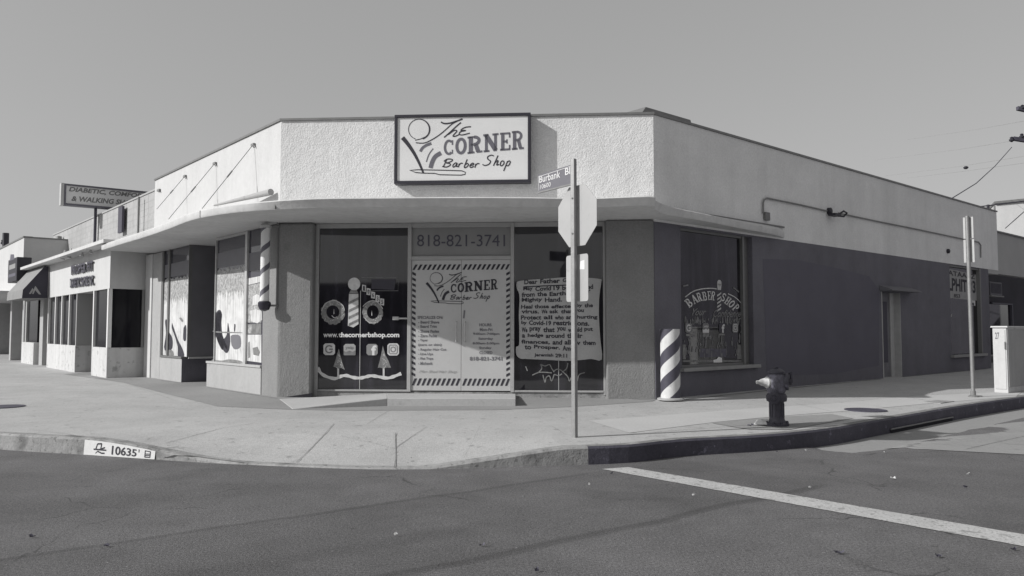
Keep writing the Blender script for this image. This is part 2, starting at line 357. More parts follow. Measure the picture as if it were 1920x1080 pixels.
def script(mb, f, T, string, x0, y0, adv, size, slope, w, d, mi=0):
    x = x0
    for ch in string:
        if ch != ' ':
            glyph(mb, f, T, ch, (x, y0 + (x - x0) * slope), (adv[ch] if ch in adv else adv['*'], 0), (-size * .12, size), d, mi, table=SCR, w=w)
        x += (adv[ch] if ch in adv else adv['*']) * (.95 if ch != ' ' else .7)
def logo(parent, name, f, T, d, dark, mid, k):
    """the shop's painted emblem; T maps the sign's drawing units to the wall, k is wall metres per unit"""
    m = MB(); W = lambda p: [T(*q) for q in p]
    m.ribbon(f, W(arc(315, 252, 95, 92, 110, 430, 34)), [k * (6 + 7 * max(0, math.cos(R(110 + 320 * i / 34)))) for i in range(35)], d, 0)
    m.ribbon(f, W([(280, 350), (330, 338), (375, 318), (398, 296)]), k * 7, d, 0)
    p = smooth_pts([(166, 326), (215, 385), (272, 470), (318, 560), (354, 645)]); m.ribbon(f, W(p), [k * (38 - 22 * i / (len(p) - 1)) for i in range(len(p))], d, 0)
    m.ribbon(f, W(smooth_pts([(512, 186), (545, 200), (600, 194), (660, 175), (706, 158)])), k * 13, d, 0)
    m.ribbon(f, W(smooth_pts([(655, 180), (610, 205), (560, 250), (500, 300), (430, 345), (360, 375), (285, 372)])), k * 9, d, 0)
    m.ribbon(f, W(smooth_pts([(692, 190), (650, 225), (600, 272), (540, 325)])), k * 11, d, 0)
    m.ribbon(f, W(smooth_pts([(575, 300), (630, 262), (655, 268), (620, 310), (640, 314), (680, 296)])), k * 10, d, 0)
    m.ribbon(f, W(smooth_pts([(782, 228), (730, 234), (690, 260), (735, 262), (690, 272), (676, 294), (705, 302), (772, 286)])), k * 10, d, 0)
    for p, wd in (([(326, 452), (345, 420), (380, 395), (425, 378)], 24), ([(442, 424), (405, 475), (380, 545)], 9), ([(418, 600), (434, 545), (462, 496), (512, 464)], 38)):
        q = smooth_pts(p); m.ribbon(f, W(q), k * wd, d, 1)
    m.ribbon(f, W([(230, 621), (300, 615), (500, 619), (620, 622), (700, 625), (732, 638), (730, 656), (692, 664), (500, 660), (455, 648), (350, 646), (285, 640)]), k * 8, d, 0, closed=True)
    for ch, x0, x1, y0, y1, y2 in (('C', 535, 628, 345, 487, 340), ('O', 640, 745, 332, 482, 322), ('R', 748, 885, 318, 475, 302), ('N', 893, 1030, 296, 460, 284), ('E', 1042, 1142, 282, 446, 276), ('R', 1148, 1258, 268, 440, 258)):
        glyph(m, f, T, ch, (x0, y0), (x1 - x0, y2 - y0), (0, y1 - y0), d, 1, 1.12)
    script(m, f, T, 'Barber', 532, 517, {'B': 92, 'a': 55, 'r': 53, 'b': 54, 'e': 50, '*': 46}, 78, .02, k * 10, d, 0)
    script(m, f, T, 'Shop', 896, 484, {'S': 98, 'h': 62, 'o': 50, 'p': 56, '*': 46}, 98, .03, k * 10, d, 0)
    return m.build(name, [dark, mid], parent)
# ================================================================== THE PLACE
ZG = .2                                        # pavement level; the road is 0
ANG_L, ANG_R = -49.17, 40.9                    # the two street fronts, as seen from left to right
A = gp(519, 745); B = gp(1230, 749)
ANG_C = math.degrees(math.atan2(B.y - A.y, B.x - A.x)); CW = (B - A).length
L = Fr(A, ANG_L); Rw = Fr(B, ANG_R); C = Fr(A, ANG_C)
TOP = 5.58; SOF = 3.58; BAND = 3.54            # parapet, canopy soffit, change of paint
LEND = L.s(290, 380); REND = Rw.s(1870, 450)
# ------------------------------------------------------------------ ground sheets
BANDS = [(5.2, .88, .05, .13, -99, 7.0, .1), (4.30, .03, .06, .30, -99, 6.9, .2), (6.12, .015, .04, .28, -99, 5.6, .6), (5.0, .05, .15, .14, -3, 3.5, 1), (2.2, .5, .5, .05), (7.4, .3, .35, .08, -99, 3, 1.5), (8.9, .01, .03, .2, 4, 8, .5)]
asph = asphalt()
g = MB(); g.add([(-400, -400, -.02), (400, -400, -.02), (400, 400, -.02), (-400, 400, -.02)], [(0, 1, 2, 3)])
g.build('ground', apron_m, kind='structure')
# kerb line (foot of the kerb) from the left street round the corner into the right street
dL = -L.u; dR = Rw.u
foot = [gp(x, y, 0) for x, y in ((0, 843), (157, 853), (290, 862), (420, 870), (600, 878), (740, 881), (900, 878), (1060, 873), (1180, 868))] + [Vector((v.x, v.y, 0)) for v in (gp(x, y, ZG) for x, y in ((1280, 824), (1436, 815.5), (1552, 804), (1630, 791), (1708, 777.5), (1785, 764), (1863, 752), (1920, 744)))]
foot = [foot[0] + dL * 60 + Vector((0, 0, 0)), foot[0] + dL * 22, foot[0] + dL * 6 + Vector((.25, .3, 0)), foot[0] + Vector((-1.6, .72, 0))] + foot + [foot[-1] + dR * 6, foot[-1] + dR * 60]
line = []
for i in range(len(foot) - 1):
    k = max(1, int(min((foot[i + 1] - foot[i]).length, 14) / .22))
    p0 = foot[max(i - 1, 0)]; p1 = foot[i]; p2 = foot[i + 1]; p3 = foot[min(i + 2, len(foot) - 1)]
    for j in range(k):
        t = j / k
        if (p2 - p1).length > 5 or (p1 - p0).length > 5 or (p3 - p2).length > 5: line.append(p1.lerp(p2, t))
        else: line.append(.5 * (2 * p1 + (p2 - p0) * t + (2 * p0 - 5 * p1 + 4 * p2 - p3) * t * t + (3 * p1 - p0 - 3 * p2 + p3) * t ** 3))
line.append(foot[-1])
def ss(a, b, x): x = max(0, min(1, (x - a) / (b - a))); return x * x * (3 - 2 * x)
def drop(p, dist):                             # the flared kerb ramp at the corner
    x = p.x
    prof = min(ss(-4.9, -2.9, x), 1 - max(0, min(1, (x + .9) / 1.5)))
    prof = max(0, min(ss(-5.2, -2.9, x), 1 - max(0, min(1, (x + .95) / 1.5))))
    return (ZG - .015) * prof * (1 - ss(.1, 1.7, dist))
nl = len(line)
def inward(i):
    t = (line[min(i + 1, nl - 1)] - line[max(i - 1, 0)]).normalized(); return Vector((-t.y, t.x, 0))
INW = [inward(i) for i in range(nl)]
def dip(p):                                     # the gutter falls towards the storm drain
    k_ = ss(3.6, 5.0, p[0]) * (1 - ss(8.2, 10.5, p[0]))
    if k_ <= 0: return 0
    w_ = Vector((p[0], p[1], 0)); d_ = min((w_ - q).length for q in line[::2]); return .15 * k_ * (1 - ss(.05, .8, d_))
xg = [-90, -40, -20, -12, 3.5] + [3.5 + .25 * i for i in range(1, 33)] + [14, 25, 50, 90]; yg = [-90, -40, -10, 0, 4, 8] + [8 + .25 * i for i in range(1, 33)] + [20, 30, 50, 90]
g = MB(); g.add([(x, y, -dip((x, y)) if 3.5 < x < 11.6 and 8 < y < 16.1 else 0) for y in yg for x in xg], [(r_ * len(xg) + c_, r_ * len(xg) + c_ + 1, (r_ + 1) * len(xg) + c_ + 1, (r_ + 1) * len(xg) + c_) for r_ in range(len(yg) - 1) for c_ in range(len(xg) - 1)])
g.build('road', asph, kind='structure', smooth=True)
kb = MB(); KT = .16
def cross(i):
    p = line[i]; q = INW[i]; h = ZG - drop(p, 0); h2 = ZG - drop(p, KT)
    r = .025
    return [p + Vector((0, 0, -.3)), p + q * .012 + Vector((0, 0, max(h - r, -.01))), p + q * (.012 + r) + Vector((0, 0, h)), p + q * KT + Vector((0, 0, h2 + .0)), p + q * KT + Vector((0, 0, -.05))]
rows = [cross(i) for i in range(nl)]
def red(i): return line[i].x > .6
for i in range(nl - 1):
    mi = 1 if red(i) else 0
    kb.add(rows[i] + rows[i + 1], [(k, k + 1, 6 + k, 5 + k) for k in range(4)], 0)
    for k in range(4): kb.i[-4 + k] = (1 if (red(i) and k in (0, 1)) else 2 if (red(i) and k == 2) else 0)
kerb = kb.build('kerb', [kerb_m, kerb_red, M('worn_kerb_top', .20, .8, noise=((4, .15), (30, .15)), dirt=((6, .55, .62, 1.6),))], kind='structure')
# pavement: a grid from the kerb back to under the buildings
pv = MB(); DI = [KT, .3, .5, .75, 1.0, 1.3, 1.7, 2.4, 3.4, 5, 9]
back = []
P_far = [A - L.u * 0 + L.n * -3]
def far(i):
    p = line[i]; t = i / nl
    if p.x < -8: return p + L.n * -9
    if p.x > 9: return p + Rw.n * -9
    k = (p.x + 8) / 17; q = (L.n * (1 - k) + Rw.n * k).normalized()
    return p - q * 9
for i in range(nl):
    p = line[i]; q = INW[i]; fr_ = far(i); e = p + q * KT; row = []
    for d in DI:
        k = (d - KT) / (9 - KT); straight = p + q * d; lerp = e.lerp(Vector((fr_.x, fr_.y, 0)), k)
        s_ = straight.lerp(lerp, ss(.3, 2, d)); row.append(Vector((s_.x, s_.y, ZG - drop(p, d) + (0 if d > KT else -.002))))
    back.append(row)
m_ = len(DI)
for i in range(nl - 1): pv.add(back[i] + back[i + 1], [(k, k + 1, m_ + k + 1, m_ + k) for k in range(m_ - 1)])
walk = pv.build('pavement', walk_m, kind='structure')
def gz(p):                                      # pavement height under a point
    w_ = Vector((p[0], p[1], 0)); b = min(range(1, nl - 1), key=lambda i: (line[i] - w_).length_squared); best = None
    for i in (b - 1, b):
        e = line[i + 1] - line[i]; t = max(0, min(1, (w_ - line[i]).dot(e) / e.length_squared)); q = line[i] + e * t
        if best is None or (w_ - q).length < best[1]: best = (q, (w_ - q).length)
    return ZG - drop(best[0], best[1])
def onwalk(px, py, lift=.004):
    p = gp(px, py, ZG)
    for _ in range(12): p = gp(px, py, .5 * (p.z + gz(p)))
    return Vector((p.x, p.y, gz(p) + lift))
G = Fr((0, 0), 0)
def gsheet(name, pts, mat, lift=.004, parent=None, **t):
    m = MB(); ps = [onwalk(x, y, lift) for x, y in pts]
    m.add(ps, [tuple(range(len(ps)))]); return m.build(name, mat, parent, **t)
# older concrete strip along the shop
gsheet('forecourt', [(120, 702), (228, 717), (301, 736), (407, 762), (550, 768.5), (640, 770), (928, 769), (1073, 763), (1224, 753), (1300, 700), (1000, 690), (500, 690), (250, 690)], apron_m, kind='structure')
# lighter and darker repair panels in the pavement to the right
gsheet('pavement_panel', [(1104, 789), (1280, 776), (1440, 764), (1560, 757), (1700, 744), (1860, 736), (1916, 735), (1905, 744), (1740, 757), (1600, 770), (1455, 781), (1340, 792), (1180, 812)], pale_m, .004, kind='structure')
gsheet('pavement_panel', [(1335, 794), (1440, 783), (1560, 777), (1600, 785), (1480, 806), (1405, 806)], apron_m, .006, kind='structure')
def joint(pts, wpx=.012, mat=joint_m):
    m = MB(); ps2 = []
    for a, b in zip(pts, pts[1:]):
        k = max(3, int(math.hypot(b[0] - a[0], b[1] - a[1]) / 12))
        ps2 += [onwalk(a[0] + (b[0] - a[0]) * j / k, a[1] + (b[1] - a[1]) * j / k, .006) + Vector((random.uniform(-.006, .006), random.uniform(-.006, .006), 0)) for j in range(k)]
    ps2.append(onwalk(*pts[-1], .006)); vs = []
    for i, p in enumerate(ps2):
        t = (ps2[min(i + 1, len(ps2) - 1)] - ps2[max(i - 1, 0)]).normalized(); q = Vector((-t.y, t.x, 0)) * wpx * .3 * random.uniform(.6, 1.2)
        z = gz(p) + .007; vs += [Vector((p.x + q.x, p.y + q.y, z)), Vector((p.x - q.x, p.y - q.y, z))]
    return m.add(vs, [(2 * i, 2 * i + 1, 2 * i + 3, 2 * i + 2) for i in range(len(ps2) - 1)])
jm = MB()
for pts, wd in (([(740, 878), (743, 845), (742, 812)], .02), ([(743, 840), (800, 800)], .014), ([(744, 842), (640, 818)], .006), ([(310, 831), (420, 803), (478, 794)], .014),
                ([(556, 868), (590, 835), (626, 795)], .014), ([(0, 797), (60, 793), (100, 789)], .02), ([(0, 812), (70, 813)], .02),
                ([(60, 806), (130, 815), (155, 820)], .012), ([(280, 845), (455, 868)], .03), ([(688, 795), (728, 771)], .012), ([(1084, 819.5), (1180, 815), (1280, 806.5), (1400, 798), (1440, 795)], .018),
                ([(1060, 815), (1035, 800)], .008), ([(160, 770), (300, 738)], .01), ([(0, 741), (230, 737)], .008), ([(60, 808), (50, 810), (250, 790), (420, 778)], .004), ([(870, 860), (900, 800)], .004),
                ([(1490, 757), (1560, 772)], .01), ([(1700, 745), (1760, 755)], .01), ([(1610, 757), (1700, 770)], .006), ([(330, 752), (240, 720)], .008), ([(250, 715), (235, 705), (120, 720)], .012)):
    j = joint(pts, wd); b = len(jm.v); jm.v += j.v; jm.f += [tuple(b + k for k in f) for f in j.f]; jm.i += j.i
for pts, wd in (([(1284, 749.5), (1480, 728), (1652, 711)], .10), ([(1692, 707), (1850, 692)], .10), ([(389, 727), (519, 747.5)], .07), ([(302, 714), (342, 718)], .07), ([(1140, 746), (1228, 751)], .07), ([(172, 706), (200, 712), (268, 712)], .08)):
    j = joint(pts, wd); b = len(jm.v); jm.v += j.v; jm.f += [tuple(b + k for k in f) for f in j.f]; jm.i += j.i
jm.build('pavement_joints', joint_m, kind='structure')
# pale gutter apron to the right and the stop line
ga = gp(1628, 837.5, 0); gb = gp(1920, 853, 0); gd = (gb - ga).normalized(); cols = []
for i in range(nl):
    p = line[i]
    if p.x < 4.25 or p.x > 16: continue
    dirn = Vector((.55, -1, 0)).normalized(); den = dirn.x * gd.y - dirn.y * gd.x; w_ = ga - p; t_ = (w_.x * gd.y - w_.y * gd.x) / den
    q = p + dirn * max(.02, t_); cols.append([p.lerp(q, k_ / 8) for k_ in range(9)])
g = MB(); g.add([Vector((v.x, v.y, .006 - dip(v))) for c_ in cols for v in c_], [(a * 9 + k_, a * 9 + k_ + 1, a * 9 + k_ + 10, a * 9 + k_ + 9) for a in range(len(cols) - 1) for k_ in range(8)])
g.build('road_gutter', gutter_m, kind='structure')
g = MB(); gj = [gp(x, y, 0) for x, y in ((1812, 843), (1890, 825), (1925, 818))]
for a, b in zip(gj, gj[1:]):
    t = (b - a).normalized(); q = Vector((-t.y, t.x, 0)) * .01; g.add([a + q + Vector((0, 0, .008)), b + q + Vector((0, 0, .008)), b - q + Vector((0, 0, .008)), a - q + Vector((0, 0, .008))], [(0, 1, 2, 3)])
g.build('gutter_joint', joint_m, kind='structure')
line_m = M('worn_road_paint', .50, .7, noise=((3, .10), (40, .14)), dirt=((9, .58, .64, .62), (50, .58, .64, .5), (1.5, .55, .7, .85)), bump=((80, .004, 3),))
g = MB(); a0, a1 = gp(1178, 876.5, 0), gp(1128, 880, 0); b0, b1 = gp(1920, 1003, 0), gp(1920, 1025.5, 0)
e0 = b0 + (b0 - a0) * .35; e1 = b1 + (b1 - a1) * .38; K = 60; vs = []
for i in range(K + 1):
    t = i / K; p = a0.lerp(e0, t); q = a1.lerp(e1, t); vs += [Vector((p.x, p.y + random.uniform(-.006, .006), .005)), Vector((q.x, q.y + random.uniform(-.006, .006), .005))]
g.add(vs, [(2 * i, 2 * i + 1, 2 * i + 3, 2 * i + 2) for i in range(K)])
g.build('road_marking', line_m, kind='structure')
# ------------------------------------------------------------------ THE CORNER SHOP
shop = thing('barber_shop', 'white stucco corner barber shop with grey lower walls, rounded canopy and chamfered glass front', 'shop building', (A.x, A.y, ZG))
# storefront plane, set back between the two splayed pillars
q1 = C.P(C.s(589, 700, -.2), 0, -.2); q2 = C.P(C.s(1136, 700, -.2), 0, -.2)
S = Fr(q1, math.degrees(math.atan2(q2.y - q1.y, q2.x - q1.x))); SW = (q2 - q1).length
# lower walls
Lwin1 = (L.s(305, 600), L.s(352, 600)); Lrec = (L.s(340, 700), L.s(387, 700))
xs = {k: L.s(k, 640) for k in (285, 300, 340, 385, 402, 460, 490)}
m = MB()
RW1 = (Rw.s(1277, 560), Rw.s(1412, 560), Rw.z(1340, 687), 3.50)
RD = (Rw.s(1655, 620), Rw.s(1690, 620), ZG - .1, Rw.z(1670, 548))
RW2 = (Rw.s(1783, 600), Rw.s(1841, 600), Rw.z(1812, 664), Rw.z(1812, 500))
RLOW = Rw.s(1856, 600)
m.wall(Rw, 0.0, RLOW, ZG - .15, BAND, [RW1, RD, RW2], -.28, 0, 0)
m.box(Rw, RLOW - .3, RLOW, ZG - .15, BAND, -1.6, -.285, 0)
low = m.build('lower_wall', [dark_wall], shop)
m = MB()
pts = [(C.P(0, 0), C.P(.0, 0)), ]
pe = C.P(C.s(584, 700), 0, 0)
pa = [A, pe, q1, q1 + S.n * -.3, C.P(.5, 0, -1.2), L.P(-.6, 0, -.3), L.P(L.s(490, 640), 0, -.3), L.P(L.s(490, 640), 0, 0)]
m.prism([Vector((p.x, p.y, ZG - .1)) for p in pa], [Vector((p.x, p.y, SOF - .004)) for p in pa])
m.build('pillar', pillar_m, shop, bevel=.05, label='lit grey pillar left of the shop front')
m = MB()
pb = [q2, Vector((B.x, B.y, 0)), Rw.P(0, 0, -.285) + Rw.u * .0, q2 + S.n * -.3 + S.u * .02]
pb = [q2 + S.u * .002, C.P(C.s(1137.5, 700), 0, 0), Vector((B.x, B.y, 0)) - C.u * .003, Rw.P(-.003, 0, -.6), q2 + S.n * -.5]
m.prism([Vector((p.x, p.y, ZG - .1)) for p in pb], [Vector((p.x, p.y, SOF - .004)) for p in pb])
m.build('pillar', pillar_m, shop, bevel=.03, label='shaded grey pillar right of the shop front')
m = MB(); m.poly(C, [(C.s(530, 745), ZG), (C.s(585, 745), ZG), (C.s(585, 745), ZG + .085)], -.02, .004); m.build('pillar_gap_shade', black_gap, shop)  # black wedge painted over the pillar foot for the shaded gap
# left front: bulkheads, end pier, recess
m = MB()
zb1 = L.z(402, 682); zb2 = L.z(320, 671)
sR0 = L.s(387, 700); sR1 = L.s(490, 640)
m.box(L, sR0, sR1 - .002, ZG - .1, zb1, -.9, .0, 0)
s1r = L.s(340, 700)
m.box(L, xs[300], s1r, ZG - .1, zb2, -1.4, 0, 0)
m.build('bulkhead', bulk_m, shop, bevel=.015)
m = MB(); m.box(L, L.s(273, 600), L.s(285, 600), ZG - .1, SOF - .02, -.5, .03); m.build('end_pier', smooth_white, shop, bevel=.01)
m = MB(); m.box(L, L.s(285, 600) + .002, xs[300] - .002, ZG - .1, SOF - .02, -.5, .0); m.build('end_pier', bulk_m, shop, bevel=.01)
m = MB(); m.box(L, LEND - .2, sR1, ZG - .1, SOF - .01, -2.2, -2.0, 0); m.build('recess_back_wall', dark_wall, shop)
m = MB(); m.box(L, xs[300] - .2, s1r - .004, zb2, SOF - .01, -1.4, -.3, 0); m.build('display_case', art_mid, shop)
# upper walls
def upper(name, fr_, s0, s1, z0, mat, **t):
    m = MB(); K = max(1, int(abs(s1 - s0) / 3)); m.box(fr_, s0, s1, z0, TOP, -.25, 0); return m.build(name, mat, shop, **t)
upper('parapet_wall', C, .0, CW, SOF + .02, stucco, label='rough white stucco parapet over the shop front')
m = MB(); m.prism([A, L.P(LEND, 0, 0), L.P(LEND, 0, -.3), L.P(-.12, 0, -.25)], [Vector((p.x, p.y, 0)) for p in (A, L.P(LEND, 0, 0), L.P(LEND, 0, -.3), L.P(-.12, 0, -.25))])
m.v = [(v[0], v[1], SOF + .02 if i < 4 else TOP) for i, v in enumerate(m.v)]; m.v = [tuple(Vector(v) - (C.n * .001 if i in (0, 4) else Vector((0, 0, 0)))) for i, v in enumerate(m.v)]
m.build('parapet_wall', smooth_white, shop, label='smooth sunlit white parapet on the left street')
m = MB(); m.box(Rw, .0, REND, BAND, TOP, -.3, 0); m.build('parapet_wall', side_white, shop, label='long white upper wall in shade on the right street')
m = MB()
for fr_, s0, s1 in ((C, -.02, CW + .02), (Rw, -.01, REND + .03), (L, LEND - .02, .01)): m.box(fr_, s0, s1, TOP + (.001 if fr_ is C else .003), TOP + .045, -.32, .03)
m.build('coping', coping_m, shop)
m = MB(); rp = [L.P(LEND, 0, -.2), C.P(.1, 0, -.25), C.P(CW, 0, -.2), Rw.P(REND, 0, -.2), Rw.P(REND, 0, -9), L.P(LEND, 0, -9)]
m.prism([Vector((p.x, p.y, TOP - .45)) for p in rp], [Vector((p.x, p.y, TOP - .35)) for p in rp]); m.build('roof', roof_m, shop)
m = MB(); m.prism([Vector((p.x, p.y, ZG - .1)) for p in (L.P(LEND, 0, -2.3), L.P(-2.2, 0, -2.3), C.P(CW + .2, 0, -3.4), Rw.P(REND - .5, 0, -3.2), L.P(LEND, 0, -9))], [Vector((p.x, p.y, TOP - .46)) for p in (L.P(LEND, 0, -2.3), L.P(-2.2, 0, -2.3), C.P(CW + .2, 0, -3.4), Rw.P(REND - .5, 0, -3.2), L.P(LEND, 0, -9))])
m.build('inner_wall', dark_wall, shop)
# canopy
Z0 = SOF; Zt = 3.725; Zw = 3.83
ZLIP = lambda x: Z0 + .0 * x
def cz(x, y): p = gp(x, y, ZLIP(x)); return Vector((p.x, p.y, ZLIP(x) - Z0))
front = [cz(x, y) for x, y in ((190, 469), (230, 456.5), (270, 444.5), (315, 429), (345, 417), (375, 408.5), (420, 401), (475, 395), (535, 391), (600, 388), (700, 387), (850, 386), (1000, 386.5), (1100, 388))]
front += [Rw.P(-1.35, .01, .98), Rw.P(-.95, .01, .78), Rw.P(-.5, 0, .62), Rw.P(0, 0, .54), Rw.P(1, 0, .48), Rw.P(2.4, 0, .33), Rw.P(3.5, 0, .26), Rw.P(4.05, 0, .19), Rw.P(Rw.s(1468, 430), 0, .03)]
fp = []
for i in range(len(front) - 1):
    p0 = front[max(i - 1, 0)]; p1 = front[i]; p2 = front[i + 1]; p3 = front[min(i + 2, len(front) - 1)]
    for j in range(3):
        t = j / 3; fp.append(.5 * (2 * p1 + (p2 - p0) * t + (2 * p0 - 5 * p1 + 4 * p2 - p3) * t * t + (3 * p1 - p0 - 3 * p2 + p3) * t ** 3))
fp.append(front[-1])
def wallpt(p):                                 # where the canopy meets the wall behind this edge point
    a = L.u.dot(p - A); c = C.u.dot(p - A); r = Rw.u.dot(p - B)
    if a < -.45 and p.x < A.x - .05: return L.P(a, 0, -.02)
    if r > 0: return Rw.P(min(r, REND), 0, -.02)
    if c > CW: return Rw.P(0, 0, -.02)
    return C.P(max(.0, min(CW, (c + .3) * CW / (CW + .3))), 0, -.02)
m = MB(); nfp = len(fp); vs = []
for i, p in enumerate(fp):
    q = wallpt(Vector((p.x, p.y, 0))); o = (Vector((p.x, p.y, 0)) - q); o.z = 0; o = o.normalized() * .012 if o.length > .02 else Vector((0, 0, 0))
    dz_ = Vector((0, 0, p.z)); sl_ = o * 4.2 * ss(-5.0, -3.6, p.x) * (1 - ss(2.6, 3.4, p.x))
    vs += [Vector((p.x, p.y, Z0)) - o * 1.2 + dz_ - sl_, Vector((p.x, p.y, Z0 + .02)) + dz_ - sl_, Vector((p.x, p.y, Zt - .02)) + dz_ + sl_, Vector((p.x, p.y, Zt)) - o * 1.5 + dz_ + sl_, Vector((q.x, q.y, Zw)), Vector((q.x, q.y, Z0 + .001))]
m.add(vs, [(i * 6 + k, i * 6 + (k + 1) % 6, (i + 1) * 6 + (k + 1) % 6, (i + 1) * 6 + k) for i in range(nfp - 1) for k in range(6)] + [(0, 1, 2, 3, 4, 5), tuple((nfp - 1) * 6 + k for k in range(6))])
m.build('canopy', canopy_m, shop, smooth=True)
m = MB(); cp = [L.P(LEND + .05, 0, -.021), A - L.n * .021 - C.n * .021, B - C.n * .021 - Rw.n * .021, Rw.P(.1, 0, -.5), C.P(CW - .3, 0, -3.2), L.P(LEND + .05, 0, -2.3)]
m.prism([Vector((p.x, p.y, SOF + .002)) for p in cp], [Vector((p.x, p.y, SOF + .018)) for p in cp]); m.build('soffit', canopy_m, shop)
m = MB()
for x0, y0, x1, y1 in ((374, 399, 384, 411), (502, 379, 512, 391)):
    a, b = cz(x1, y1), None
    p = min(range(nfp), key=lambda i: (fp[i] - a).length); t = (fp[min(p + 1, nfp - 1)] - fp[p - 1]).normalized(); o = Vector((t.y, -t.x, 0)); pz_ = Vector((0, 0, fp[p].z))
    m.hexa([Vector((fp[p].x, fp[p].y, 0)) + pz_ + o * .004 + t * s_ + Vector((0, 0, z_)) - o * dd for z_ in (Z0 + .01, Zt - .01) for s_, dd in ((-.012, .0), (.012, .0), (.012, .06), (-.012, .06))])
m.build('canopy_joint', alu_dark, shop)
m = MB(); m.box(Rw, Rw.s(1263, 391), Rw.s(1469, 428), Zw - .02, Zw + .012, .0, .03); m.build('flashing', alu_dark, shop)
# ---- glazed front
sfz = S.z(700, 734); FT = SOF - .003
sx = lambda px: S.s(px, 560)
jl0, jl1, ml0, ml1, mr0, mr1, jr0, jr1 = 0.0, sx(597), sx(764), sx(771), sx(957.5), sx(964), sx(1131), SW
m = MB(); m.box(S, jl0, jl1, ZG, FT, -.1, .0); m.box(S, ml0, ml1, sfz, FT, -.1, .012); m.box(S, mr0, mr1, sfz, FT, -.1, .012); m.box(S, jr0, jr1, sfz - .05, FT, -.1, 0)
m.box(S, jl1, ml0, FT - .09, FT - .002, -.1, -.005); m.box(S, ml1, mr0, FT - .09, FT - .002, -.1, -.005); m.box(S, mr1, jr0, FT - .09, FT - .002, -.1, -.005)
m.box(S, jl1, ml0, sfz, sfz + .035, -.1, .006); m.box(S, mr1, jr0, sfz, sfz + .035, -.1, .006)
zt0 = S.z(865, 480); zt1 = S.z(865, 487)
m.box(S, ml1, mr0, zt1, zt0, -.1, .006)
m.build('storefront_frame', frame_w, shop, bevel=.005)
m = MB(); m.box(S, jl1, jr1, ZG - .1, sfz - .002, -.15, -.02); m.build('storefront_plinth', kerb_m, shop)
def window(label, fr_, s0, s1, z0, z1, d, mat=glass, parent=shop):
    m = MB(); m.box(fr_, s0, s1, z0, z1, d - .02, d); w_ = m.build('window', mat, parent); w_['label'] = label; return w_
wl = window('dark shop window with painted wreaths and barber pole', S, jl1 + .002, ml0 - .002, sfz + .037, FT - .092, -.04)
wr = window('dark shop window behind the prayer poster', S, mr1 + .002, jr0 - .002, sfz + .037, FT - .092, -.04)
wt = window('transom with the phone number', S, ml1 + .002, mr0 - .002, zt0 + .002, FT - .092, -.04, transom_m)
m = MB(); m.ribbon(S, [(sx(675), sfz + .04), (sx(675), S.z(675, 545))], .012, -.036); m.build('glass_joint', alu, wl)
m = MB(); m.ribbon(S, [(sx(1047), sfz + .04), (sx(1047), S.z(1047, 560))], .012, -.036); m.build('glass_joint', alu, wr)
D = -.034
def T_(fr_, cr, d):
    return lambda x, y: fr_.hit(*cr(x, y), d)
def quadp(fr_, d, x0, y0, x1, y1, x2, y2): return (fr_.hit(x0, y0, d), fr_.hit(x1, y1, d), fr_.hit(x2, y2, d))
m = MB(); m.text(S, '818-821-3741', quadp(S, D, 782, 462, 947, 462, 782, 440), D, 0, .0); m.build('phone_number', M('transom_number', .09, .6), wt)
# painted decorations, left window (traced from the enlargement at 590,500 x4.694)
cl = crop(590, 500, 4.694); T = T_(S, cl, D)
m = MB()
def ringband(cx, cy, rx, ry, rin, mi, n=40, jag=.06):
    vs = []; f0 = len(m.v)
    for k in range(n):
        a = 2 * math.pi * k / n; j = 1 + random.uniform(-jag, jag)
        vs += [S.P(*T(cx + rx * j * math.cos(a), cy + ry * j * math.sin(a)), D), S.P(*T(cx + rx * rin * math.cos(a), cy + ry * rin * math.sin(a)), D)]
    m.add(vs, [(2 * k, 2 * k + 1, (2 * k + 3) % (2 * n), (2 * k + 2) % (2 * n)) for k in range(n)], mi)
ringband(160, 400, 104, 108, .55, 0); m.build('painted_wreath', [wpaint3, wpaint2], wl)
m = MB(); ringband(512, 400, 90, 104, .58, 0); m.build('painted_wreath', [wpaint3, wpaint2], wl)
m = MB(); DD = D + .003
for pts in ([(60, 390), (85, 340), (120, 310), (175, 297), (215, 315), (250, 345), (262, 385)], [(150, 430), (175, 450), (200, 440)], [(425, 350), (470, 310), (520, 300), (560, 318), (600, 370)], [(440, 450), (480, 490), (540, 495)]):
    m.ribbon(S, [T(*p) for p in smooth_pts(pts)], .012, DD)
for k in range(46):
    cx, cy, rx, ry = random.choice(((160, 400, 104, 108), (512, 400, 90, 104))); a = random.uniform(0, 6.28); r = random.uniform(.62, .95)
    m.disc(S, T(cx + rx * r * math.cos(a), cy + ry * r * math.sin(a)), .008, .008, DD, n=8)
for x, y in ((170, 395), (503, 408)): m.ribbon(S, [T(x, y - 22), T(x, y + 22)], [.004, .014], DD)
m.build('wreath_highlight', wpaint2, wl)
m = MB(); m.disc(S, T(347, 152), S.s(590 + 401 / 4.694, 530) - S.s(590 + 347 / 4.694, 530), .125, D)
bx0, bx1 = 300, 386
m.sheet(S, [T(302, 240), T(384, 240), T(386, 505), T(340, 535), T(292, 520)], D)
m.sheet(S, [T(318, 205), T(372, 205), T(384, 236), T(302, 236)], D, 1)
for k, (y, t_) in enumerate(((300, 1), (370, 2), (430, 1), (490, 1))):
    m.sheet(S, [T(300, y + 10), T(385, y - 32), T(385, y - 8), T(299, y + 34)], DD, 1)
m.build('painted_barber_pole', [wpaint2, wpaint3], wl)
m = MB()
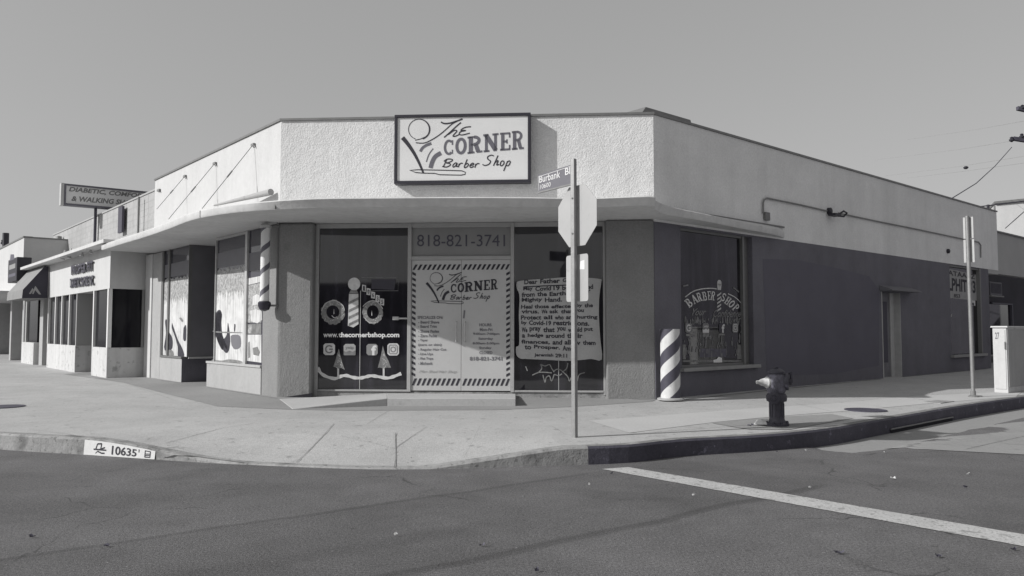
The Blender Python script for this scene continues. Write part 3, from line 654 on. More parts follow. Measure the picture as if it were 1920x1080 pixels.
for k, ch in enumerate('10635'):
    x = 418 + k * 40; y = 158 + k * 30
    m.sheet(S, [T(x, y), T(x + 34, y + 6), T(x + 32, y + 64), T(x - 2, y + 58)], D, 1)
    m.text(S, ch, (T(x + 8, y + 50), T(x + 24, y + 52), T(x + 8, y + 12)), DD, 0, .02)
m.build('house_number', [ink, wpaint2], wl)
m = MB(); o = quadp(S, D, *cl(76, 625), *cl(745, 625), *cl(76, 578))
m.text(S, 'www.', quadp(S, D, *cl(76, 622), *cl(205, 622), *cl(76, 590)), D, 0, .02)
m.text(S, 'thecornerbshop.com', quadp(S, D, *cl(210, 634), *cl(745, 634), *cl(210, 578)), D, 0, .035); m.build('web_address', white_paint, wl)
def badge(fr_, T, kind, x0, y0, x1, y1, parent, d, mats, r=.16):
    m = MB(); w_, h_ = x1 - x0, y1 - y0
    P = lambda u, v: T(x0 + u * w_, y0 + v * h_)
    rr = [(r, 0), (1 - r, 0), (1, r), (1, 1 - r), (1 - r, 1), (r, 1), (0, 1 - r), (0, r)]
    m.sheet(fr_, [P(*p) for p in rr], d, 0); k = (Vector(P(1, 0)) - Vector(P(0, 0))).length; e = d + .003
    if kind == 'G':
        m.ribbon(fr_, [P(*p) for p in arc(.5, .5, .3, .3, -40, -330, 16)], k * .12, e, 1); m.ribbon(fr_, [P(.5, .5), P(.82, .5)], k * .12, e, 1)
    elif kind == 'Y':
        m.sheet(fr_, [P(0, .62), P(.2, .7), (P(.5, .58)), P(.75, .7), P(1, .56), P(1, .95), P(.95, 1), P(.05, 1), P(0, .95)], e, 1); m.text(fr_, 'yelp', (P(.14, .5), P(.86, .5), P(.14, .2)), e, 1, .02)
    elif kind == 'f': m.text(fr_, 'f', (P(.42, 1), P(.9, 1), P(.42, .12)), e, 1, .04)
    else:
        m.ribbon(fr_, [P(*p) for p in arc(.5, .5, .2, .2, 0, 345, 16)], k * .08, e, 1, closed=True)
        m.ribbon(fr_, [P(*p) for p in ((.25, .14), (.75, .14), (.86, .25), (.86, .75), (.75, .86), (.25, .86), (.14, .75), (.14, .25))], k * .07, e, 1, closed=True); m.disc(fr_, P(.72, .28), k * .04, k * .04, e, 1, 8)
    return m.build('social_badge', mats, parent)
badge(S, T, 'G', 77, 675, 179, 778, wl, D, [wpaint2, wpaint4]); badge(S, T, 'Y', 255, 680, 360, 780, wl, D, [M('badge_grey', .36, .6), wpaint4])
badge(S, T, 'f', 456, 680, 555, 780, wl, D, [M('badge_mid', .26, .6), white_paint]); badge(S, T, 'I', 640, 675, 742, 782, wl, D, [wpaint2, wpaint4])
m = MB()
for pts in ([(213, 722), (228, 790), (245, 850), (266, 908), (232, 890), (213, 898), (190, 888), (165, 880), (185, 820), (200, 760)], [(600, 695), (620, 770), (650, 830), (672, 890), (640, 888), (606, 896), (575, 888), (556, 890), (572, 830), (588, 760)]):
    m = MB(); m.sheet(S, [T(*p) for p in pts], D, 0)
    cx = sum(p[0] for p in pts) / len(pts); cy = sum(p[1] for p in pts) / len(pts)
    for k in range(16):
        v = random.uniform(-70, 55); u = random.uniform(-1, 1) * (v + 100) * .22; m.disc(S, T(cx + u, cy + v), .009, .009, DD, 1, 7)
    x = 207 if cx < 400 else 607; m.ribbon(S, [T(x, 890), T(x, 965)], .035, D, 2)
    m.build('painted_tree', [wpaint3, wpaint2, wpaint2], wl)
m = MB(); m.ribbon(S, [T(*p) for p in smooth_pts([(30, 885), (50, 930), (100, 965), (180, 985), (230, 965), (280, 958), (340, 975), (400, 980), (450, 970), (500, 960), (560, 968), (640, 980), (700, 965), (762, 940)])], [.05 + .02 * math.sin(k * .7) ** 2 for k in range(53)], D + .005)
m.build('painted_snow_line', wpaint2, wl)
m = MB(); m.ribbon(S, [T(410, 95), T(735, 95), T(735, 212), T(420, 212)], .01, D); m.sheet(S, [T(500, 110), T(715, 110), T(700, 205), T(500, 195)], D, 1); m.build('small_notice', [wpaint4, M('faint_notice', .05, .5)], wl)
m = MB(); m.box(S, *sorted((T(690, 455)[0], T(742, 455)[0])), T(700, 470)[1], T(700, 440)[1], -.04, .02); m.box(S, T(742, 455)[0], ml0, T(700, 463)[1], T(700, 449)[1], -.03, .01); m.build('door_stay', alu, wl)
# right window: painted lights below the poster
cr_ = crop(960, 510, 4.694); T = T_(S, cr_, D); m = MB()
for pts in ([(178, 908), (232, 885), (285, 882), (350, 888)], [(232, 885), (262, 850), (250, 810)], [(250, 810), (290, 828), (330, 815), (350, 850), (372, 880)], [(272, 905), (290, 972), (300, 930), (330, 915), (348, 960), (372, 900)],
            [(372, 870), (400, 855), (440, 868)], [(372, 900), (410, 912), (440, 895)], [(440, 880), (480, 850), (492, 800)], [(450, 880), (490, 920), (505, 960), (520, 930)], [(575, 960), (590, 905), (640, 885)], [(120, 830), (135, 870)]):
    m.ribbon(S, [T(*p) for p in smooth_pts(pts)], .02, D)
m.build('painted_garland', wpaint3, wr)
# poster pasted in the right window
def pq(x, y, d=-.03): return S.hit(960 + x / 4.694, 510 + y / 4.694, d)
t = thing('poster', 'large hand lettered prayer poster on pale paper in the right shop window', 'poster', S.P(*pq(400, 760), -.03))
edge = smooth_pts([(60, 80), (160, 68), (300, 60), (440, 48), (560, 50), (680, 52), (775, 62), (786, 84), (770, 200), (765, 330), (768, 450), (778, 600), (790, 770), (700, 765), (600, 775), (480, 782), (360, 776), (240, 770), (120, 765), (75, 762), (40, 730), (36, 660), (62, 640), (64, 500), (60, 380), (66, 260), (62, 190), (44, 150), (40, 95), (60, 80)], 3)[:-1]
m = MB(); m.poly(S, [pq(*p) for p in edge], -.031, -.026); m.build('sheet', paper, t)
m = MB(); e = -.022
rows_ = [('Dear Father God,', 108, 560, 110, 92, 40), ('May Covid 19 be removed', 98, 715, 172, 150, 42), ('from the Earth by your', 85, 690, 222, 196, 40), ('Mighty Hand.', 85, 440, 272, 262, 42), ('Heal those effected by the', 78, 712, 325, 312, 34), ('virus. We ask that you', 82, 632, 368, 362, 36), ('Protect all who are hurting', 78, 752, 418, 418, 38), ('by Covid-19 restrictions.', 80, 680, 468, 474, 40), ('We pray that you would put', 84, 712, 530, 528, 42), ('a hedge around their', 88, 622, 580, 582, 42), ('finances, and allow them', 82, 736, 636, 644, 42), ('to Prosper. Amen', 112, 560, 680, 696, 42), ('Jeremiah 29:11', 196, 486, 752, 754, 34)]
for (tx, x0, x1, y0, y1, h) in rows_:
    ws = tx.split(' '); tot = sum(len(w_) for w_ in ws) + .8 * (len(ws) - 1); x = x0
    for w_ in ws:
        e0 = x; e1 = x + (x1 - x0) * len(w_) / tot; f0 = y0 + (y1 - y0) * (e0 - x0) / (x1 - x0) + random.uniform(-2.5, 2.5); f1 = y0 + (y1 - y0) * (e1 - x0) / (x1 - x0) + random.uniform(-2, 2)
        low = all(c in 'aceosuvwxnmr.' for c in w_); hh_ = h * (.72 if low else 1) * random.uniform(.95, 1.08)
        m.text(S, w_, (pq(e0, f0, e), pq(e1, f1, e), pq(e0 + random.uniform(-2, 3), f0 - hh_, e)), e, 0, .032); x = e1 + (x1 - x0) * .8 / tot
m.ribbon(S, [pq(108, 130, e), pq(300, 122, e), pq(560, 112, e)], .02, e)
m.build('hand_lettering', ink, t)
# doors
zd0, zd1 = sfz + .02, zt1 - .004; mid = sx(865)
def leaf(s0, s1, side):
    m = MB(); m.box(S, s0, s1, zd0, zd1, -.06, -.012, 0)
    d_ = m.build('door', door_film, shop, bevel=.004)
    m = MB(); hs = s1 - .09 if side < 0 else s0 + .075
    zz0, zz1 = S.z(865, 640), S.z(865, 604)
    m.tube([S.P(hs, zz0, -.01), S.P(hs, zz0, .05), S.P(hs, zz1, .05), S.P(hs, zz1, -.01)], .014, 8); m.build('handle', alu, d_)
    m = MB(); DK = -.008
    st = .165
    s = s0 + .015
    k = 0; K = 10; stp = (s1 - s0 - .03) / K
    for zl, zh in ((zd0 + .10, zd0 + .235), (zd1 - .19, zd1 - .085)):
        for k in range(K):
            a = s0 + .015 + k * stp; m.sheet(S, [(a, zl), (a + stp * .45, zl), (min(a + stp * 1.12, s1 - .01), zh), (a + stp * .58, zh)], DK)
    z = zd0 + .27; e0 = s0 + .012 if side < 0 else s1 - .082; 
    while z < zd1 - .24:
        if side < 0: m.sheet(S, [(e0, z + .085), (e0, z + .035), (e0 + .07, z), (e0 + .07, z + .05)], DK)
        else: m.sheet(S, [(e0, z), (e0, z + .05), (e0 + .07, z + .085), (e0 + .07, z + .035)], DK)
        z += .108
    m.build('striped_border', ink_mid if False else ink, d_)
    return d_
dl = leaf(ml1 + .004, mid - .003, -1); dr = leaf(mid + .003, mr0 - .004, 1)
cd = crop(770, 480, 4.321); DK = -.006
Td = lambda x, y: S.hit(*cd(120 + (x - 150) * (705 - 120) / (1258 - 150), 133 + (y - 158) * (388 - 133) / (664 - 158)), DK)
kk = (Vector(Td(1000, 300)) - Vector(Td(0, 300))).length / 1000
logo(dl, 'painted_emblem', S, Td, DK, ink, ink, kk * 1.05)
m = MB()
for k, (s_, x0, x1, y) in enumerate((('SPECIALIZE ON:', 55, 262, 510), ('- Beard Shave', 60, 232, 548), ('- Beard Trim', 60, 212, 583), ('- Shave Fades', 60, 230, 622), ('- Zero Fades', 60, 212, 658), ('- Taper', 60, 138, 696), ('  (zero or skin)', 60, 250, 733), ('- Regular Hair Cut', 60, 288, 772), ('- Line Ups', 60, 180, 808), ('- Flat Tops', 60, 182, 845), ('- Mohawk', 60, 178, 882))):
    m.text(S, s_, quadp(S, DK, *cd(x0, y), *cd(x1, y), *cd(x0, y - 24)), DK, 0, .03)
m.text(S, 'Men Shed Hair Shop', quadp(S, DK, *cd(68, 952), *cd(372, 955), *cd(72, 925)), DK, 1, 0, .4)
m.build('service_list', [ink_mid, ink_soft], dl)
m = MB()
for k, (s_, x0, x1, y) in enumerate((('HOURS', 556, 655, 570), ('Mon-Fri', 560, 662, 608), ('9:00am-7:00pm', 505, 720, 645), ('Saturday', 548, 668, 684), ('8:00am-5:00pm', 502, 718, 722), ('Sunday', 556, 655, 758), ('CLOSED', 556, 662, 795), ('818-821-3741', 478, 742, 848))):
    m.text(S, s_, quadp(S, DK, *cd(x0, y), *cd(x1, y), *cd(x0, y - (24 if k < 7 else 32))), DK, 0, .03)
m.ribbon(S, [S.hit(*cd(430, 505), DK), S.hit(*cd(436, 440), DK)], .03, DK)
m.build('opening_hours', ink_mid, dr)
# ---- left street display windows
zL1t = SOF - .006
sW = L.s(400.5, 600); sA, sB, sM0, sM1 = sW + .03, sR1 - .004, L.s(456.5, 600), L.s(460.5, 600)
m = MB(); m.box(L, sW, sA, zb1 + .05, zL1t, -.1, -.01); m.box(L, sM0, sM1, zb1 + .05, zL1t, -.1, -.004); m.box(L, sR0 + .001, sB, zb1 + .001, zb1 + .05, -.12, .02); m.box(L, sA, sM0, zL1t - .05, zL1t, -.1, -.012)
m.build('window_frame', alu, shop, bevel=.003)
w1 = window('large display window with icicle film, beside the recess', L, sA + .002, sM0 - .002, zb1 + .052, zL1t - .052, -.05, glass_side)
w2 = window('narrow display window behind the wall barber pole', L, sM1 + .002, sB, zb1 + .052, zL1t - .002, -.05, glass_side)
m = MB(); m.box(L, xs[300] - .004 + .06, s1r, zb2 + .001, zb2 + .05, -.12, .02); m.box(L, L.s(352, 600) - .03, L.s(352, 600), zb2 + .05, zL1t, -.08, 0); m.box(L, xs[300] - .05 + .06, xs[300] + .1, zb2 + .05, zL1t, -.08, -.01); m.box(L, L.s(312, 600), L.s(314.5, 600), zb2 + .05, zL1t, -.08, -.01)
m.build('window_frame', alu_dark, shop)
w0 = window('display window with icicle film left of the recess', L, xs[300] + .1, L.s(350, 600) - .01, zb2 + .052, zL1t - .002, -.05, glass_side)
# side of the left display case facing the recess
Q = Fr(L.P(L.s(352, 600), 0, 0), ANG_R)
m = MB(); m.box(Q, .04, 1.35, zb2 + .06, zL1t, -.02, -.001); m.build('side_panel', M('recess_panel', .17, .5, noise=((2, .1),)), shop)
Qb = Fr(L.P(s1r, 0, 0), ANG_R); m = MB(); m.box(Qb, -1.39, -.003, ZG - .05, zb2 - .002, -.02, .006) if False else m.box(Qb, .003, 1.39, ZG - .05, zb2 - .002, -.02, .006); m.build('bulkhead', dark_wall, shop)  # recess side takes the darker grey, its shade put into the colour
m = MB(); m.box(Q, .03, 1.4, zb2 + .01, zb2 + .055, -.01, .03); m.build('sill', alu, shop)
def film(w_, s0, s1, zlo, ztop, zd, blobs, fr_=L, d=-.045):
    m = MB(); n = 26
    top = [(s0 + (s1 - s0) * k / n, zd + random.uniform(-.03, .05)) for k in range(n + 1)]
    dr_ = [(s0 + (s1 - s0) * k / n, zd - (.5 + random.uniform(-.06, .05)) - (.16 if k % 4 == 2 else -.05 * (k % 2))) for k in range(n + 1)]
    dr_ = [(x, zd - .42 - .22 * abs(math.sin(k * 1.35)) ** 3 - random.uniform(0, .08)) for k, (x, z) in enumerate(dr_)]
    for k in range(n):
        m.sheet(fr_, [top[k], top[k + 1], dr_[k + 1], dr_[k]], d, 0); m.sheet(fr_, [dr_[k], dr_[k + 1], (dr_[k + 1][0], zlo), (dr_[k][0], zlo)], d, 1)
    m.sheet(fr_, [(s0, zd + .06), (s1, zd + .06), (s1, zd + .42), (s0, zd + .40)], d, 4)  # grey band above the canopy shadow edge paints the glass reflection
    for pts, mi in blobs:
        m.sheet(fr_, pts, d + .003 * (1 + (mi == 3)), mi)
    return m.build('window_film', [mottle, art_light, art_dark, art_mid, film_grey], w_)
cw = crop(290, 430, 4.0); D1 = -.042
def bl(pts, d=D1):
    q = pts + [pts[0]]; q = smooth_pts(q, 3)[:-1]; return [L.hit(*cw(x, y), d) for x, y in q]
cw = crop(290, 430, 4.0)
film(w1, sA + .004, sM0 - .004, zb1 + .056, zL1t - .056, 2.83, [
    (bl([(455, 700), (465, 640), (490, 615), (500, 650), (492, 730), (500, 790), (525, 840), (510, 905), (480, 860), (455, 790), (440, 760)]), 2),
    (bl([(452, 650), (470, 612), (492, 606), (505, 640), (500, 700), (508, 790), (535, 860), (552, 915), (530, 925), (498, 880), (466, 820), (448, 740)]), 2), (bl([(570, 800), (590, 790), (640, 800), (645, 880), (600, 900), (575, 860)]), 4), (bl([(510, 830), (540, 790), (548, 700), (560, 760), (566, 840), (556, 910), (540, 900), (520, 870)]), 2), (bl([(597, 710), (606, 715), (602, 765), (595, 760)]), 2),
    (bl([(440, 975), (500, 985), (560, 975), (640, 985), (645, 1002), (440, 988)]), 3), (bl([(430, 760), (462, 765), (640, 772), (640, 778), (470, 775)]), 3)])
film(w0, xs[300] + .11, L.s(350, 600) - .02, zb2 + .056, zL1t - .01, 2.80, [
    (bl([(70, 880), (84, 780), (78, 690), (92, 680), (104, 760), (132, 815), (134, 880), (120, 905), (80, 910)]), 2), (bl([(80, 680), (96, 740), (110, 820), (98, 830), (86, 750)]), 2),
    (bl([(130, 700), (150, 760), (175, 830), (210, 900), (220, 955), (175, 960), (172, 880), (150, 800), (128, 740)]), 2), (bl([(216, 740), (234, 720), (234, 830), (214, 825)]), 2), (bl([(80, 910), (130, 905), (140, 950), (90, 950)]), 3), (bl([(185, 665), (200, 662), (215, 690), (200, 690)]), 3)])
m = MB(); e = -.046
m.sheet(L, [L.hit(*cw(x, y), e) for x, y in ((690, 370), (795, 350), (795, 395), (690, 420))], e, 0)
m.sheet(L, [L.hit(*cw(x, y), e) for x, y in ((688, 425), (798, 400), (800, 700), (686, 700))], e, 1)
m.sheet(L, [L.hit(*cw(x, y), e) for x, y in ((686, 790), (800, 790), (800, 1000), (686, 985))], e, 0)
m.sheet(L, [L.hit(*cw(x, y), e) for x, y in ((690, 712), (798, 706), (798, 785), (690, 785))], e, 2)
e2 = e + .003
for pts, mi in (([(740, 500), (765, 485), (795, 500), (798, 560), (730, 570)], 0), ([(715, 610), (760, 600), (805, 615), (805, 680), (770, 705), (725, 690)], 0), ([(735, 890), (770, 880), (790, 920), (780, 950), (740, 940)], 2), ([(700, 720), (730, 716), (725, 780), (698, 780)], 1), ([(700, 850), (712, 840), (716, 960), (700, 965)], 2)):
    m.sheet(L, [L.hit(*cw(x, y), e2) for x, y in pts], e2, mi)
m.sheet(L, [(sM1 + .01, 2.72), (sB - .01, 2.72), (sB - .01, 3.1), (sM1 + .01, 3.1)], e, 3)  # the same painted reflection band on the narrow window
m.build('window_film', [art_light, mottle, art_mid, film_grey], w2)
# ---- right street: window, door, far window
z0, z1 = RW1[2], RW1[3]
sf = Rw.s(1396, 560)
m = MB(); m.box(Rw, RW1[0] + .002, sf, z1 - .05, z1 - .001, -.14, -.05); m.box(Rw, sf, sf + .06, z0 + .002, z1 - .001, -.14, -.03); m.box(Rw, RW1[0] + .002, RW1[0] + .04, z0 + .002, z1 - .05, -.14, -.06); m.box(Rw, RW1[0] + .04, sf, z0 + .002, z0 + .05, -.14, -.05)
m.box(Rw, sf + .06, RW1[1] - .002, z0 + .002, z1 - .001, -.2, -.12)
fr3 = m.build('window_frame', alu_dark, shop)
m = MB(); m.box(Rw, RW1[0] - .05, RW1[1] + .12, z0 - .07, z0 + .001, -.1, .10); m.build('sill', M('grey_sill', .30, .7, noise=((6, .1),)), shop, bevel=.01)
w3 = window('dark side window lettered in an arch', Rw, RW1[0] + .042, sf - .002, z0 + .052, z1 - .052, -.10)
ck = crop(1280, 520, 6.35); e = -.094; T = T_(Rw, ck, e)
m = MB()
def archletters(string, pts_top, hgt):
    for ch, (x0, y0, x1, y1) in zip(string, pts_top):
        v = Vector((x1 - x0, y1 - y0)); nrm = Vector((-v.y, v.x)).normalized() * hgt
        glyph(m, Rw, T, ch, (x0, y0), tuple(v * .92), (nrm.x, nrm.y * 1.0), e, 0, .95)
archletters('BARBER', [(14, 280, 75, 235), (86, 228, 150, 194), (154, 192, 212, 172), (225, 176, 285, 165), (293, 165, 340, 162), (345, 162, 400, 172)], 108)
archletters('SHOP', [(478, 182, 535, 205), (540, 225, 590, 258), (596, 262, 642, 305), (650, 310, 692, 352)], 96)
m.ribbon(Rw, [T(*p) for p in smooth_pts([(30, 235), (120, 170), (220, 140), (330, 130), (405, 138)])], .02, e); m.ribbon(Rw, [T(*p) for p in smooth_pts([(540, 195), (620, 235), (690, 300), (712, 350)])], .02, e)
m.build('arched_lettering', M('window_gold_grey', .6, .6, noise=((20, .3),)), w3)
m = MB(); m.disc(Rw, T(437, 65), .075, .06, e, 0); m.sheet(Rw, [T(410, 75), T(464, 75), T(456, 150), T(416, 150)], e, 0)
for k in range(5): y = 190 + k * 45; m.sheet(Rw, [T(410, y + 20), T(458, y - 14), T(458, y + 8), T(410, y + 42)], e, 0)
m.build('painted_barber_pole', M('window_paint_pole', .5, .6, noise=((20, .3),)), w3)
m = MB()
m.text(Rw, 'Your', quadp(Rw, e, *ck(100, 455), *ck(270, 455), *ck(120, 370)), e, 0, .03, .3); m.text(Rw, 'Confidence', quadp(Rw, e, *ck(360, 475), *ck(690, 475), *ck(372, 385)), e, 0, .02, .3)
for k in range(120): m.disc(Rw, T(random.uniform(20, 700), random.choice((random.uniform(690, 960), random.uniform(500, 540)))), random.uniform(.008, .03), random.uniform(.02, .09), e, 0, 7)
m.build('painted_script', wpaint4, w3)
for kind, x0, x1 in (('G', 30, 112), ('Y', 235, 312), ('f', 430, 505), ('I', 590, 660)):
    badge(Rw, T, kind, x0, 545, x1, 660, w3, e + .003, [wpaint4 if kind != 'f' else M('badge_dark', .05, .5), M('badge_pale', .6, .6)])
m = MB()
for x0, y0, x1, y1, mi in ((205, 850, 520, 950, 0), (0, 985, 720, 1008, 1), (650, 800, 725, 975, 1), (0, 800, 38, 975, 1), (40, 675, 112, 700, 1), (240, 660, 316, 708, 1), (430, 672, 500, 690, 1)):
    m.sheet(Rw, [T(x0, y0), T(x1, y0), T(x1, y1), T(x0, y1)], e - .003 + .001 * mi, mi)
for pts in ([(60, 720), (80, 780), (70, 850), (82, 930)], [(270, 715), (278, 780), (262, 840)], [(465, 690), (460, 760), (468, 820)], [(0, 105), (66, 92)], [(600, 120), (670, 175)], [(670, 500), (700, 488), (735, 535)], [(690, 560), (700, 620), (690, 660)]):
    m.ribbon(Rw, [T(*p) for p in smooth_pts(pts)], .03, e + .002, 2)
m.build('window_display', [M('display_box', .11, .6, noise=((12, .3),)), wpaint3, wpaint4], w3)
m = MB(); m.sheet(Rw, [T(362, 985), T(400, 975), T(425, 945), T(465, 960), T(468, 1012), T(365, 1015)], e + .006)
m.build('reflected_paper', M('paper_reflection', .8, .6), w3)  # pale sheet painted on the glass as a reflection
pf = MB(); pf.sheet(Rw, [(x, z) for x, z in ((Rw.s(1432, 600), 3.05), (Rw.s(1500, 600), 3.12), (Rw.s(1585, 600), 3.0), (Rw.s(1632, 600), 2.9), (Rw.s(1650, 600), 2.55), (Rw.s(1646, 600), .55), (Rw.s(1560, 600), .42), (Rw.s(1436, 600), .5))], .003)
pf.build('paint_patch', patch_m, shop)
m = MB(); m.box(Rw, RD[0] - .0 + .003, RD[1] - .003, ZG, RD[3] - .002, -.27, -.2)
dd = m.build('door', M('side_door_paint', .17, .6, noise=((3, .15), (20, .1))), shop)
dw = RD[1] - RD[0]; m = MB()
for a, b in ((.1, .35), (.4, .62)): m.box(Rw, RD[0] + dw * a, RD[0] + dw * b, ZG + .4, RD[3] - .25, -.2, -.185)
m.build('door_panel', M('side_door_panel', .07, .6), dd)
m = MB(); m.lathe(Rw.P(RD[0] + .15, ZG + 1.05, -.19), [(.03, 0), (.03, .05)], 10, axis=tuple(Rw.n)); m.build('handle', alu, dd)
m = MB(); m.box(Rw, RD[1] - .03, RD[1] - .003, ZG, RD[3] - .003, -.195, -.004); m.box(Rw, RD[1] - .28, RD[1] - .031, ZG, RD[3] - .004, -.199, -.17); m.box(Rw, RD[0] - .04, RD[0], ZG, RD[3], -.2, .012); m.build('door_frame', M('door_jamb_lit', .45, .7, noise=((6, .08),)), shop)  # jamb paler than the wall, the light it catches painted in
m = MB(); a = RD[0] - .12; b = Rw.s(1706, 548); zt_ = RD[3]
m.prism([Rw.P(a, zt_ + .02, .002), Rw.P(b, zt_ + .02, .002), Rw.P(b, zt_ + .02, .32), Rw.P(a, zt_ + .02, .32)], [Rw.P(a, zt_ + .17, .002), Rw.P(b, zt_ + .17, .002), Rw.P(b, zt_ + .05, .32), Rw.P(a, zt_ + .05, .32)])
m.build('door_hood', M('hood_paint', .17, .7, noise=((6, .1),)), shop)
z0, z1 = RW2[2], RW2[3]
m = MB(); m.box(Rw, RW2[1] - .1, RW2[1] - .002, z0, z1 - .002, -.16, .01); m.box(Rw, RW2[0] + .002, RW2[0] + .05, z0, z1 - .002, -.16, -.03); m.box(Rw, RW2[0] + .05, RW2[1] - .1, z1 - .06, z1 - .002, -.16, -.03); m.build('window_frame', M('far_frame', .2, .6), shop)
m = MB(); m.box(Rw, RW2[0] - .1, RW2[1] + .15, z0 - .08, z0 - .002, -.1, .1); m.build('sill', MATS['grey_sill'], shop)
w4 = window('dark far window with a lettered sign in its top', Rw, RW2[0] + .052, RW2[1] - .102, z0, z1 - .062, -.10)
e = -.094; m = MB(); sgz = lambda y: Rw.z(1805, y, e)
a, b = RW2[0] + .06, RW2[1] - .11
m.sheet(Rw, [(a, sgz(507)), (b, sgz(512)), (b, sgz(562)), (a, sgz(560))], e, 0); m.sheet(Rw, [(a + .02, 1.9), (a + .3, 1.9), (a + .3, 2.0)], e, 0)
e = -.09
m.text(Rw, 'LPHIT 33', ((a + .06, sgz(547)), (b - .1, sgz(548)), (a + .06, sgz(523))), e, 1, .03); m.text(Rw, 'ATAAZZ', ((a + .08, sgz(519)), (b - .1, sgz(521)), (a + .08, sgz(510))), e, 1, .02); m.text(Rw, '853', ((a + .5, sgz(559)), (a + 1.0, sgz(559)), (a + .5, sgz(552))), e, 1, .02)
m.build('window_sign', [M('window_sign_panel', .32, .6, noise=((6, .1),)), M('window_sign_ink', .025, .6)], w4)
m = MB(); sa = Rw.s(1820, 560, e); m.sheet(Rw, [(sa, sgz(572)), (sa + .4, sgz(572)), (sa + .4, sgz(562)), (sa, sgz(562))], e, 0); m.disc(Rw, (sa + .2, sgz(569)), .08, .05, e + .002, 1); m.build('small_notice', [wpaint2, ink], w4)
# ------------------------------------------------------------------ ramp and landing at the doors
sZ = .335; bx = lambda px: (px - 960) / F
Y1 = 13.28; la = Vector((bx(727) * Y1 * .998, Y1, 0)); lb = Vector((bx(967) * Y1, Y1, 0))
lc = S.P(sx(967), 0, -.0); ld = S.P(sx(727), 0, -.0)
m = MB(); m.prism([Vector((p.x, p.y, ZG - .05)) for p in (la, lb, lc, ld)], [Vector((la.x, la.y, sZ)), Vector((lb.x, lb.y, sZ)), Vector((lc.x, lc.y, .275)), Vector((ld.x, ld.y, .275))])
t1 = gp(548, 767.5); t0 = gp(524, 749); t2 = gp(600, 747.5)
m.add([Vector((t1.x, t1.y, ZG + .008)), Vector((la.x - .004, la.y, sZ)), Vector((ld.x - .004, ld.y, .275)), Vector((t0.x, t0.y, ZG + .008)), Vector((t1.x, t1.y, ZG - .05)), Vector((la.x - .004, la.y, ZG - .05)), Vector((ld.x - .004, ld.y, ZG - .05)), Vector((t0.x, t0.y, ZG - .05))], [(0, 1, 2, 3), (0, 4, 5, 1), (3, 2, 6, 7), (0, 3, 7, 4)])
m.build('entrance_ramp', ramp_m, bevel=.012, kind='structure')
# ================================================================== THINGS
# ---- light box sign over the door
SD = .215
s0, s1 = C.s(739, 280, SD), C.s(995, 280, SD); z1_, z0_ = C.z(866, 213, SD), C.z(866, 343, SD)
t = thing('shop_sign', 'black framed white box sign reading The Corner Barber Shop on the parapet', 'sign', C.P((s0 + s1) / 2, z0_, 0))
m = MB(); fw = .055
for a, b, c_, d_ in ((s0, s1, z1_ - fw, z1_), (s0, s1, z0_, z0_ + fw), (s0, s0 + fw, z0_ + fw, z1_ - fw), (s1 - fw, s1, z0_ + fw, z1_ - fw)): m.box(C, a, b, c_, d_, .01, SD)
m.build('frame', sign_frame, t, bevel=.006)
m = MB(); m.box(C, s0 + fw + .001, s1 - fw - .001, z0_ + fw + .001, z1_ - fw - .001, .02, SD - .025); m.build('face', sign_white, t)
cs = crop(720, 190, 4.8); dE = SD - .021; Ts = lambda x, y: C.hit(*cs(x, y), dE)
ks = (Vector(Ts(1000, 300)) - Vector(Ts(0, 300))).length / 1000
logo(t, 'emblem_and_lettering', C, Ts, dE, ink, M('sign_grey_lettering', .145, .5), ks)
# ---- striped pole on the pillar corner
pw = L.P(L.s(497, 500, .23), 0, .23)
zp1, zp0 = ay(497, 428, pw.y).z, ay(497, 565, pw.y).z
t = thing('barber_pole', 'slim striped barber pole bracketed to the pillar left of the shop front', 'barber pole', (pw.x, pw.y, zp0), 'striped barber poles')
r = .088
m = MB(); m.spiral(pw, r, zp0, zp1, 3.4, 1, 0, 1, hand=1, dark=.26, phase=1); m.build('striped_cylinder', [M('pole_stripe_grey', .14, .5), M('pole_stripe_white', .76, .5)], t, smooth=True)
m = MB(); m.lathe(pw, [(.02, zp1), (r + .02, zp1 + .001), (r + .025, zp1 + .05), (r * .8, zp1 + .09), (.03, zp1 + .10)]); m.build('cap', alu, t, smooth=True)
m = MB(); m.lathe(pw, [(.02, zp0 - .19), (.09, zp0 - .16), (r + .03, zp0 - .09), (r + .035, zp0 - .03), (r + .01, zp0 - .001), (.02, zp0 - .0005)]); m.build('base', M('dark_metal', .05, .4, .4), t, smooth=True)
m = MB(); pb_ = L.P(-.1, 0, .02)
m.tube([pw + Vector((0, 0, zp0 - .08)), Vector((A.x, A.y, zp0 - .08)) + L.n * .0], .02, 8); m.tube([pw + Vector((0, 0, zp1 + .04)), Vector((A.x, A.y, zp1 + .04))], .02, 8)
m.box(L, -.05, -.02, zp0 - .15, zp1 + .12, .002, .03); m.build('bracket', alu_dark, t)
